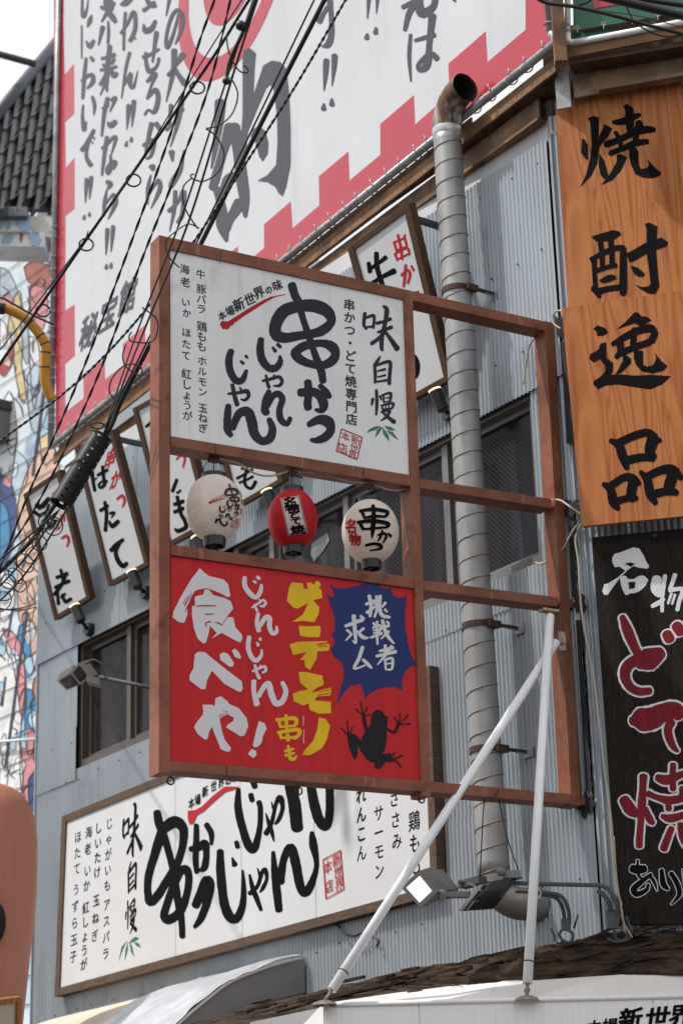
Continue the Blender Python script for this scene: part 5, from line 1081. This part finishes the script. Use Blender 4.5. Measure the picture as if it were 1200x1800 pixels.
pm = mat('painted_eave', (.80, .86, .90), .55, var=.06, vscale=3, stain=[((.88, .88, .87), .48, .52, 2.2, (1, 1, 1)), ((.22, .34, .52), .60, .63, 2.6, (1, 1, 1)), ((.45, .12, .07), .69, .71, 2.4, (1, 1, 1))])
eband(379, 405, -40, 53, .06, .3, pm, 'eave_board', 2); eband(380, 415, 53.2, 110, -.06, .3, mat('painted_eave_pale', (.62, .58, .52), .6, var=.1), 'eave_board', 2); eband(405, 431, -40, 78, .02, .3, pm, 'eave_board', 3)
m_ = MB(); c = MP.hit(-14, 752, .10); m_.cbox(c, dM * -.30, nM * .2, UP * .28); m_.build('vent_box', M['lampg'], mb_); m_ = MB(); m_.cbox(c + UP * .17, dM * -.36, nM * .26, UP * .08); m_.build('vent_hood', M['lampd'], mb_)
m_ = MB(); m_.tube([MP.hit(-60, 1308, .06), MP.hit(66, 1299, .06)], .012, 8); solo(m_, 'thin_rail', M['whitepipe'], 'thin white rail running across the mural wall', 'rail')
m_ = MB(); m_.tube([at(-80, 74, 20.5), at(64, 113, 20.5)], .034, 8); solo(m_, 'roof_pole', M['lampd'], 'dark pole slanting against the sky above the black tiled roof', 'pole')

# ---------------------------------------------------------------- flood lamps and conduits
def hex_lamp(front, back, d0, d1): return [at(x, y, d0 + (dd_ if len(p_) < 3 else p_[2])) for p_ in front for x, y, dd_ in [(p_[0], p_[1], 0)]], [at(p_[0], p_[1], d1 + (p_[2] if len(p_) > 2 else 0)) for p_ in back]
fl1 = thing('floodlight', 'lit grey floodlight glowing white beside the slanting brace pole', 'floodlight', at(775, 1560, 10.15), 'floodlights on the conduit arm')
f_ = [at(737, 1530, 10.02), at(767, 1568, 10.0), at(738, 1596, 9.97), at(704, 1559, 9.99)]; bk2 = [at(778, 1528, 10.24), at(806, 1562, 10.22), at(798, 1577, 10.16), at(757, 1545, 10.2)]
m_ = MB(); m_.hexa(f_, [lerp(p, q, .75) for p, q in zip(f_, [at(768, 1521, 10.24), at(808, 1562, 10.22), at(775, 1580, 10.16), at(735, 1545, 10.2)])]); m_.hexa([lerp(p, q, .77) for p, q in zip(f_, bk2)], bk2)
m_.build('lamp_housing', M['lampg'], fl1)
nf1 = plane3(*f_[:3]).n
m_ = MB(); inn = [bil(f_, .15, .14), bil(f_, .85, .14), bil(f_, .85, .86), bil(f_, .15, .86)]; m_.hexa([p + nf1 * .006 for p in inn], [p - nf1 * .004 for p in inn]); lg = m_.build('lit_glass', M['glow2'], fl1); m_ = MB(); inn = [bil(f_, .24, .24), bil(f_, .76, .24), bil(f_, .76, .76), bil(f_, .24, .76)]; m_.hexa([p + nf1 * .009 for p in inn], [p + nf1 * .0065 for p in inn]); m_.build('lit_element', M['glow'], lg)
m_ = MB()
for u0, v0, u1, v1 in ((0, 0, 1, .12), (0, .88, 1, 1), (0, .12, .13, .88), (.87, .12, 1, .88)):
    g_ = [bil(f_, u0, v0), bil(f_, u1, v0), bil(f_, u1, v1), bil(f_, u0, v1)]; m_.hexa([p + nf1 * .008 for p in g_], [p - nf1 * .002 for p in g_])
m_.build('front_rim', M['lampg'], fl1)
m_ = MB(); kx = at(778, 1572, 10.05); m_.lathe(kx, [(.022, -.02), (.022, .012), (.016, .016), (.001, .016)], 16, (CAM - kx).normalized()); m_.cbox(at(806, 1573, 10.15), V((.11, .02, 0)), V((0, .05, 0)), V((.0, 0, .025))); m_.build('pivot_knob', M['lampg'], fl1)
fl2 = thing('floodlight', 'unlit dark floodlight seen from behind, between the lit floodlight and the upright pole', 'floodlight', at(865, 1560, 10.1), 'floodlights on the conduit arm')
f_ = [at(811, 1602, 9.95), at(848, 1556, 10.02), at(908, 1546, 10.12), at(866, 1598, 10.05)]; n2 = plane3(*f_[:3]).n
m_ = MB(); m_.hexa(f_, [p - n2 * .03 for p in f_]); bx = [lerp(bil(f_, .42, .15), bil(f_, .42, .15), 0), bil(f_, .95, .15), bil(f_, .95, .85), bil(f_, .42, .85)]
m_.hexa([p + n2 * .05 + UP * .02 for p in [bil(f_, .6, .1), bil(f_, 1.0, .1), bil(f_, 1.0, .7), bil(f_, .6, .7)]], bx); m_.build('lamp_housing', M['lampd'], fl2)
m_ = MB()
for t in range(9): g_ = [bil(f_, .05, .08 + t * .1), bil(f_, .4, .08 + t * .1), bil(f_, .4, .12 + t * .1), bil(f_, .05, .12 + t * .1)]; m_.hexa([p + n2 * .02 for p in g_], g_)
m_.build('cooling_fins', M['bplastic'], fl2)
m_ = MB(); kx = at(880, 1532, 10.08); m_.lathe(kx, [(.022, -.04), (.022, .012), (.016, .018), (.001, .018)], 16, (CAM - kx).normalized()); m_.cbox(at(898, 1538, 10.12), V((.08, 0, .0)), V((0, .06, 0)), UP * .035); m_.build('pivot_knob', M['lampg'], fl2)
def tubes(name, label, cat, runs, r, m, seg=8, group=None):
    m_ = MB()
    for k_, P_ in enumerate(runs): m_.tube(vcat(P_, 6) if len(P_) > 2 else P_, r if not isinstance(r, list) else r[k_], seg)
    return solo(m_, name, m, label, cat, group)
cdA = [at(1086, 1604, 10.0), at(1082, 1585, 10.0), at(1068, 1562, 10.02), at(1050, 1556, 10.04), at(950, 1554, 10.1), at(806, 1549, 10.18)]
cd = thing('conduit_arm', 'bent grey conduit arm carrying two floodlights above the bark roof', 'conduit', at(1085, 1620, 10.0))
m_ = MB(); m_.tube(cdA[:1] + vcat(cdA[:4], 6) + cdA[4:], .0105, 8); m_.build('conduit_pipe', M['conduit'], cd); m_ = MB(); m_.tube(vcat([at(1072, 1600, 10.02), at(1066, 1580, 10.02), at(1050, 1565, 10.04)], 6), .0105, 8); m_.build('conduit_pipe', M['conduit'], cd)
m_ = MB(); m_.tube(vcat([at(1000, 1625, 10.12), at(998, 1598, 10.12), at(986, 1576, 10.12), at(962, 1570, 10.14), at(905, 1566, 10.16)], 6), .0095, 8); m_.build('conduit_pipe', M['conduit'], cd); m_ = MB(); m_.tube(vcat([at(992, 1620, 10.14), at(988, 1596, 10.14), at(976, 1578, 10.14), at(950, 1572, 10.16)], 6), .0095, 8); m_.build('conduit_pipe', M['conduit'], cd)
m_ = MB(); m_.cbox(at(830, 1551, 10.16), dA * -.15, nA * .05, UP * .035); m_.build('junction_box', M['conduit'], cd); m_ = MB(); m_.cbox(at(1075, 1616, 10.02), V((.05, 0, .0)), V((0, .03, 0)), UP * .085); m_.build('junction_box', M['conduit'], cd); m_ = MB(); m_.cbox(at(994, 1625, 10.12), V((.04, 0, .0)), V((0, .03, 0)), UP * .05); m_.build('junction_box', M['conduit'], cd)
m_ = MB()
for P_, r_ in (([(1084, 1600), (1096, 1625), (1101, 1648), (1085, 1656), (1066, 1650)], .007), ([(1078, 1632), (1084, 1652), (1102, 1652), (1108, 1640), (1100, 1612)], .007), ([(992, 1630), (982, 1642), (990, 1654), (1003, 1655), (1005, 1640), (990, 1632)], .007), ([(968, 1632), (974, 1646), (975, 1655)], .006), ([(1015, 1608), (1008, 1632)], .005)):
    m_.tube(vcat([at(x, y, 10.0 - .001 * k_) for k_, (x, y) in enumerate(P_)], 6) if len(P_) > 2 else [at(*p, 10.05) for p in P_], r_, 7)
m_.build('cable_loop', M['conduit'], cd)
m_ = MB()
for P_ in ([(1078, 1470), (1083, 1545), (1092, 1600), (1098, 1640)], [(1090, 1590), (1095, 1620), (1110, 1648)], [(822, 1552), (838, 1560), (845, 1566)], [(928, 1555), (942, 1560), (950, 1570), (945, 1578), (930, 1576)]): m_.tube(vcat([at(x, y, 9.98) for x, y in P_], 6), .0038, 6)
m_.build('beige_lead', M['beige'], cd)
tubes('beige_lead_cable', 'beige cable snaking down the corner beside the dark signboard', 'cable', [[C.hit(x, y, .07) for x, y in [(1037, 905), (1026, 914), (1011, 945), (1016, 990), (1022, 1080), (1044, 1200), (1060, 1340), (1074, 1450), (1079, 1540), (1092, 1592)]]], .0055, M['beige'])
tubes('beige_loop_cable', 'beige cable curling over the corner above the mid bar of the sign frame', 'cable', [[A.hit(x, y, .06) for x, y in [(941, 989), (955, 990), (985, 970), (1005, 935), (1022, 914)]], [A.hit(x, y, .08) for x, y in [(968, 878), (985, 880), (1000, 890), (1022, 905)]]], .0055, M['beige'])
tubes('grey_loop_cable', 'grey cable loop poking out where the top bar meets the wall', 'cable', [[A.hit(x, y, .08) for x, y in [(985, 578), (972, 568), (972, 552), (982, 546), (993, 550)]], [A.hit(x, y, .06) for x, y in [(941, 592), (930, 608), (924, 640), (920, 675)]]], .005, M['beige'])
tubes('drop_lead', 'thin dark leads hanging from the bottom bar to the unlit floodlight', 'cable', [[S.hit(851, 1402, -.05), at(848, 1440, 10.15), at(843, 1545, 10.15)], [S.hit(876, 1404, -.05), at(890, 1470, 10.15), at(916, 1545, 10.15)], [S.hit(876, 1388, .004), S.hit(866, 1402, .006), S.hit(851, 1404, .004)]], .0028, M['black'])
# jagged cut sheet and dark filler round the frame ends
for (x, y, w_, h_) in ((986, 572, 20, 34), (1000, 890, 24, 22), (1018, 1062, 20, 26), (1030, 1412, 22, 34)):
    m_ = MB(); rr_ = random.Random(int(x)); pp = []
    for a in range(18): q = a / 18 * 6.283; f_ = rr_.uniform(.35, .85); pp.append(A.hit(x + math.cos(q) * w_ * f_, y + math.sin(q) * h_ * f_, .022))
    m_.add(pp, [tuple(range(18))]); m_.build('cut_opening', M['dark'], bld)
m_ = MB()
for x0, y0, x1, y1 in ((990, 600, 1000, 780), (1002, 900, 1010, 1050), (1016, 1090, 1034, 1390)):
    rr_ = random.Random(y0); n = 24
    L_, R2 = [], []
    for a in range(n + 1): t = a / n; X = lerp(x0, x1, t); Y = lerp(y0, y1, t); L_.append(A.hit(X - 5, Y, .024)); R2.append(A.hit(X + rr_.uniform(2, 9), Y, .024))
    m_.add(L_ + R2, [(a, a + 1, n + 2 + a, n + 1 + a) for a in range(n)])
m_.build('black_sealant', M['dark'], bld)

# flood lamp on a thin arm at the left post
fl3 = thing('floodlight', 'small twin faced floodlight on a thin arm behind the rust red post', 'floodlight', at(170, 1195, 9.6))
m_ = MB(); m_.tube([S.hit(285, 1213, -.06), at(175, 1190, 9.75)], .009, 8); m_.tube(vcat([at(150, 1167, 9.74), at(165, 1160, 9.74), at(180, 1170, 9.74), at(184, 1190, 9.74)], 6), .005, 6); m_.build('arm', M['conduit'], fl3)
m_ = MB()
f_ = [at(100, 1197, 9.62), at(124, 1182, 9.72), at(141, 1204, 9.70), at(117, 1214, 9.60)]; m_.hexa(f_, [p + V((.01, .05, .05)) for p in f_])
f2 = [at(124, 1182, 9.70), at(139, 1165, 9.78), at(158, 1190, 9.76), at(141, 1204, 9.68)]; m_.hexa(f2, [p + V((.03, .06, .03)) for p in f2]); m_.cbox(at(165, 1198, 9.74), V((.055, .02, -.01)), V((0, .06, 0)), V((0, 0, .03))); m_.build('lamp_housing', M['lampg'], fl3)
for q4 in (f_, f2):
    n4 = plane3(*q4[:3]).n; m_ = MB(); g_ = [bil(q4, .12, .12), bil(q4, .88, .12), bil(q4, .88, .88), bil(q4, .12, .88)]; m_.hexa([p + n4 * .003 for p in g_], [p - n4 * .002 for p in g_]); go = m_.build('lamp_glass', M['glass'], fl3)
    m_ = MB(); c = bil(q4, .5, .5) + n4 * .004
    for u in (.4, .6): m_.quad(bil(q4, .1, u - .02) + n4 * .005, bil(q4, .9, u - .02) + n4 * .005, bil(q4, .9, u + .02) + n4 * .005, bil(q4, .1, u + .02) + n4 * .005)
    m_.build('lamp_bar', M['lampd'], go)

# ---------------------------------------------------------------- overhead cables
def wire(name, label, P_, r, m=None, twist=0.0, cat='cable', group='overhead cables', n=8):
    pts = vcat([at(*p) for p in P_], n) if len(P_) > 2 else [lerp(at(*P_[0]), at(*P_[1]), q / 24) for q in range(25)]
    m_ = MB()
    if twist:
        L_ = []; acc = 0
        dense = []
        for a, b_ in zip(pts, pts[1:]):
            k_ = max(1, int((b_ - a).length / .016))
            for q in range(k_): dense.append(lerp(a, b_, q / k_))
        dense.append(pts[-1]); d0 = (dense[-1] - dense[0]).normalized(); u = d0.orthogonal().normalized(); w = d0.cross(u)
        for ph in (0, math.pi):
            run = []; acc = 0.0
            for q, p in enumerate(dense):
                if q: acc += (p - dense[q - 1]).length
                a = acc / twist * 2 * math.pi + ph; run.append(p + (u * math.cos(a) + w * math.sin(a)) * r * .8)
            m_.tube(run, r * .8, 5)
    else: m_.tube(pts, r, 8)
    return solo(m_, name, m or M['black'], label, cat, group), pts
wire('main_cable', 'thick black cable with hanger rings crossing the billboard lettering', [(470, -40, 8.6), (438, 0, 8.7), (377, 97, 8.8), (290, 223, 8.95), (132, 450, 9.2), (0, 640, 9.4), (-40, 695, 9.5)], .0068)
wire('messenger_wire', 'thin messenger wire just above the thick ringed cable', [(455, -40, 8.6), (425, 0, 8.7), (348, 120, 8.8), (236, 300, 8.95), (165, 400, 9.1), (60, 540, 9.3), (-40, 665, 9.5)], .0030)
rings = [(347, 150, 8.85), (235, 313, 9.0), (152, 426, 9.15), (76, 542, 9.3)]
def hanger(x, y, d, r, k):
    c = at(x, y, d); m_ = MB(); u = (RIGHT * .9 - DOWN * .2).normalized(); w = (DOWN * .85 + RIGHT * .3 - FWD * .3).normalized()
    m_.tube(ring_pts(c, u, w, r, 16), .0042, 6); m_.tube([c - DOWN * r, c - DOWN * r * 2 + RIGHT * r * .3], .003, 5); solo(m_, 'cable_hanger_ring', M['black'], k, 'cable ring', 'hanger rings on the overhead cables')
NM = ['beside the target rings', 'over the middle of the billboard text', 'below the first columns of billboard text', 'beside the yellow cable guard']
for (x, y, d), t in zip(rings, NM): hanger(x, y + 4, d, .029, 'black hanger ring on the thick cable ' + t)
wire('feeder_cable', 'thickest black feeder cable running down behind the top of the projecting sign', [(590, -40, 10.6), (570, 0, 10.6), (460, 215, 10.7), (354, 427, 10.8), (265, 603, 10.9), (213, 706, 11.0), (186, 765, 11.0), (95, 890, 11.0), (60, 945, 11.0), (0, 1005, 11.0), (-60, 1060, 11.0)], .0125)
wire('feeder_wire', 'thin wire strapped along the thickest feeder cable', [(575, -40, 10.55), (552, 0, 10.55), (455, 203, 10.65), (349, 420, 10.75), (262, 594, 10.85), (210, 700, 10.95), (186, 752, 10.95)], .005)
wire('twisted_pair', 'twisted black pair beside the thickest feeder cable, sagging across the mural', [(630, -40, 10.4), (607, 0, 10.4), (520, 150, 10.5), (430, 290, 10.6), (341, 425, 10.7), (255, 546, 10.8), (140, 668, 10.9), (0, 775, 11.0), (-50, 805, 11.0)], .0052, twist=.07)
wire('twisted_wire', 'wavy dark twisted wire crossing the target rings down past the yellow guard', [(385, -30, 9.4), (377, 0, 9.4), (350, 75, 9.45), (300, 235, 9.6), (222, 450, 9.8), (150, 640, 10.0), (90, 780, 10.1), (50, 870, 10.2), (0, 1000, 10.3), (-20, 1050, 10.3)], .0042, M['wire'], twist=.17)
wire('twisted_wire', 'wavy dark twisted wire passing close beside the rust red sign post', [(412, -30, 9.4), (405, 0, 9.4), (365, 160, 9.5), (300, 330, 9.65), (252, 450, 9.8), (175, 655, 10.0), (105, 810, 10.1), (55, 905, 10.2), (0, 985, 10.2), (-20, 1010, 10.3)], .0042, M['wire'], twist=.17)
wire('span_wire', 'dark wire passing in front of the sign post, the upper of a close pair', [(455, -30, 8.3), (445, 0, 8.3), (395, 150, 8.5), (320, 380, 8.9), (250, 560, 9.5), (215, 660, 10.2), (190, 740, 10.9), (181, 766, 10.98)], .0042)
wire('span_wire', 'dark wire passing in front of the sign post, the lower of a close pair', [(462, -30, 8.25), (452, 0, 8.25), (410, 130, 8.45), (335, 380, 8.85), (262, 560, 9.5), (222, 660, 10.2), (193, 742, 10.9), (178, 770, 10.98)], .0050)
wire('bundle_cable', 'dark taped cable bundle with a round splice near the top of the target rings', [(460, -30, 8.2), (449, 0, 8.2), (430, 50, 8.22), (405, 105, 8.25), (398, 140, 8.25)], .0075)
m_ = MB()
for x, y, r_ in ((423, 45, .020), (398, 142, .016)):
    c = at(x, y, 8.22); m_.lathe(c, [(.001, -r_), (r_ * .7, -r_ * .75), (r_, -.2 * r_), (r_, .2 * r_), (r_ * .7, r_ * .75), (.001, r_)], 14, RIGHT + FWD * .3)
solo(m_, 'cable_splice', M['black'], 'pair of round black splice blobs on the taped cable bundle', 'splice')
m_ = MB(); loops = [([(398, 60), (402, 90), (418, 122), (433, 128), (436, 122), (428, 115)], 8.3), ([(405, 135), (418, 165), (408, 200), (385, 220), (362, 226)], 8.4), ([(362, 226), (380, 240), (394, 270), (385, 300), (360, 318), (340, 315), (335, 308), (342, 306)], 8.5), ([(338, 312), (322, 330), (325, 365), (345, 398), (348, 400), (330, 394), (305, 410), (292, 425), (296, 450), (315, 470)], 8.6), ([(250, 540), (276, 562), (275, 590), (262, 602), (232, 600), (227, 592), (232, 583)], 8.8), ([(222, 605), (216, 625), (222, 645), (245, 660), (250, 650), (238, 640), (215, 645), (196, 668), (193, 690), (205, 702)], 9.0)]
for P_, d in loops: m_.tube(vcat([at(x, y, d) for x, y in P_], 6), .0032, 6)
solo(m_, 'loose_wire_loops', M['black'], 'loose black wire loops dangling along the pair of wires in front of the post', 'wire')
m_ = MB(); lr = random.Random(11)
for x, y, r_ in ((82, 918, 14), (95, 925, 16), (70, 955, 13), (58, 975, 15), (45, 990, 16), (28, 1012, 14), (15, 1022, 13), (8, 1040, 17), (2, 1058, 19), (62, 945, 10), (20, 995, 10), (36, 1030, 11)):
    c = at(x, y, 10.0 + lr.uniform(-.1, .1)); rr_ = r_ * 10 / F; m_.tube(ring_pts(c, (RIGHT + DOWN * lr.uniform(-.4, .4)).normalized(), (DOWN + FWD * lr.uniform(-.5, .5)).normalized(), rr_, 20), .003, 6)
solo(m_, 'coiled_wire', M['black'], 'cluster of coiled black wire loops in front of the mural', 'wire')
for k_, (P_, t) in enumerate([([(-20, 1000, 10), (60, 935, 9.9), (100, 900, 9.8)], 'uppermost of the cables leaving the tube towards the mural'), ([(-20, 1052, 10), (50, 975, 9.9), (105, 895, 9.8)], 'middle one of the cables leaving the tube towards the mural'), ([(-20, 1075, 10), (40, 1015, 9.95), (100, 925, 9.85), (120, 890, 9.8)], 'lowest of the cables leaving the tube towards the mural')]):
    wire('drop_cable', 'black cable, ' + t, P_, .0045, group='cables leaving the black tube')
tubes('thin_wire', 'thin wire stretched across the mural to the corrugated wall, the upper of two', 'wire', [[at(-20, 1072, 11), at(30, 1070, 12), PA(SL_, zA(75, 1060), .03)]], .004, M['black'])
tubes('thin_wire', 'thin wire stretched across the mural to the corrugated wall, the lower of two', 'wire', [[at(-20, 1066, 11), at(30, 1073, 12), PA(SL_, zA(75, 1066), .03)]], .004, M['black'])
# black slotted cable tube
tu = thing('cable_tube', 'black slotted plastic cable tube slanting in front of the menu boards', 'cable guard', at(100, 890, 10.9))
a, b_ = at(107, 886, 10.85), at(178, 768, 11.0); d = (b_ - a).normalized(); m_ = MB(); rt_ = .056
u = (d.cross(FWD)).normalized(); w = d.cross(u)
for t0, t1 in ((0, 1),):
    n = 40; vs = []; 
    for q in range(n + 1):
        for k_ in range(25):
            ang = -1.35 * math.pi / 2 + 2 * math.pi * k_ / 24 * .93; vs.append(lerp(a, b_, q / n) + (u * math.cos(ang) + w * math.sin(ang)) * rt_)
    m_.add(vs, [(q * 25 + k_, q * 25 + k_ + 1, (q + 1) * 25 + k_ + 1, (q + 1) * 25 + k_) for q in range(n) for k_ in range(24) if not (q % 4 == 2 and k_ in (2, 3, 8, 9, 14, 15, 20, 21))], True)
m_.tube(ring_pts(b_, u, w, rt_, 28), .0045, 6); m_.tube(ring_pts(a, u, w, rt_, 28), .0045, 6); m_.build('tube_shell', M['blackt'], tu)
m_ = MB(); m_.tube(ring_pts(at(172, 748, 10.95), RIGHT, (DOWN * .45 + FWD).normalized(), .034, 20), .004, 6); m_.build('tie_ring', M['black'], tu)
yg = thing('yellow_cable_guard', 'yellow cable guard sleeve bending down beside the billboard pole', 'cable guard', MP.hit(92, 700, .5))
yp = [(-20, 533), (8, 541), (40, 556), (60, 575), (76, 597), (81, 610), (80, 630), (79, 660), (83, 682), (92, 702)]
pts = vcat([at(x, y, 12.6) for x, y in yp], 6); m_ = MB(); m_.tube(pts, .029, 12); m_.build('guard_sleeve', M['yel'], yg)
m_ = MB()
for q in (16, 22, 27, 33, 39): 
    dd2 = (pts[q + 1] - pts[q - 1]).normalized(); e = dd2.orthogonal().normalized(); m_.tube(ring_pts(pts[q], e, dd2.cross(e), .030, 14), .0035, 5)
m_.build('strap', M['black'], yg)
m_ = MB(); m_.tube([at(-20, 520, 12.5), at(8, 525, 12.5), at(60, 555, 12.5), at(95, 571, 12.6)], .006, 6); m_.tube([at(-20, 540, 12.58), at(9, 543, 12.58)], .034, 10); m_.build('service_wire', M['black'], yg)
# cables at the top right
for P_, r_, t in (([(930, -12, 8.0), (960, 5, 8.0), (1010, 12, 8.0), (1080, 28, 8.0), (1140, 45, 8.0), (1210, 62, 8.0)], .0075, 'black cable curving low across the green billboard'), ([(1050, -8, 7.8), (1100, 4, 7.8), (1220, 33, 7.8)], .0165, 'thickest black cable crossing in front of the green billboard'), ([(1090, -8, 7.9), (1150, 2, 7.9), (1220, 12, 7.9)], .010, 'black cable just above the thickest one on the green billboard'),
                  ([(935, -6, 8.1), (980, 8, 8.1), (1020, 8, 8.1), (1045, -6, 8.1)], .005, 'thin black cable sagging above the corner post'), ([(1100, 12, 8.1), (1115, 38, 8.1), (1140, 55, 8.1), (1170, 64, 8.1), (1210, 58, 8.1)], .004, 'thin black cable looping below the thick ones over the white pipe'), ([(1050, 18, 8.2), (1130, 30, 8.2), (1210, 52, 8.2)], .002, 'hair thin black wire crossing the green billboard')):
    wire('corner_cable', t, P_, r_, group='cables across the green billboard')
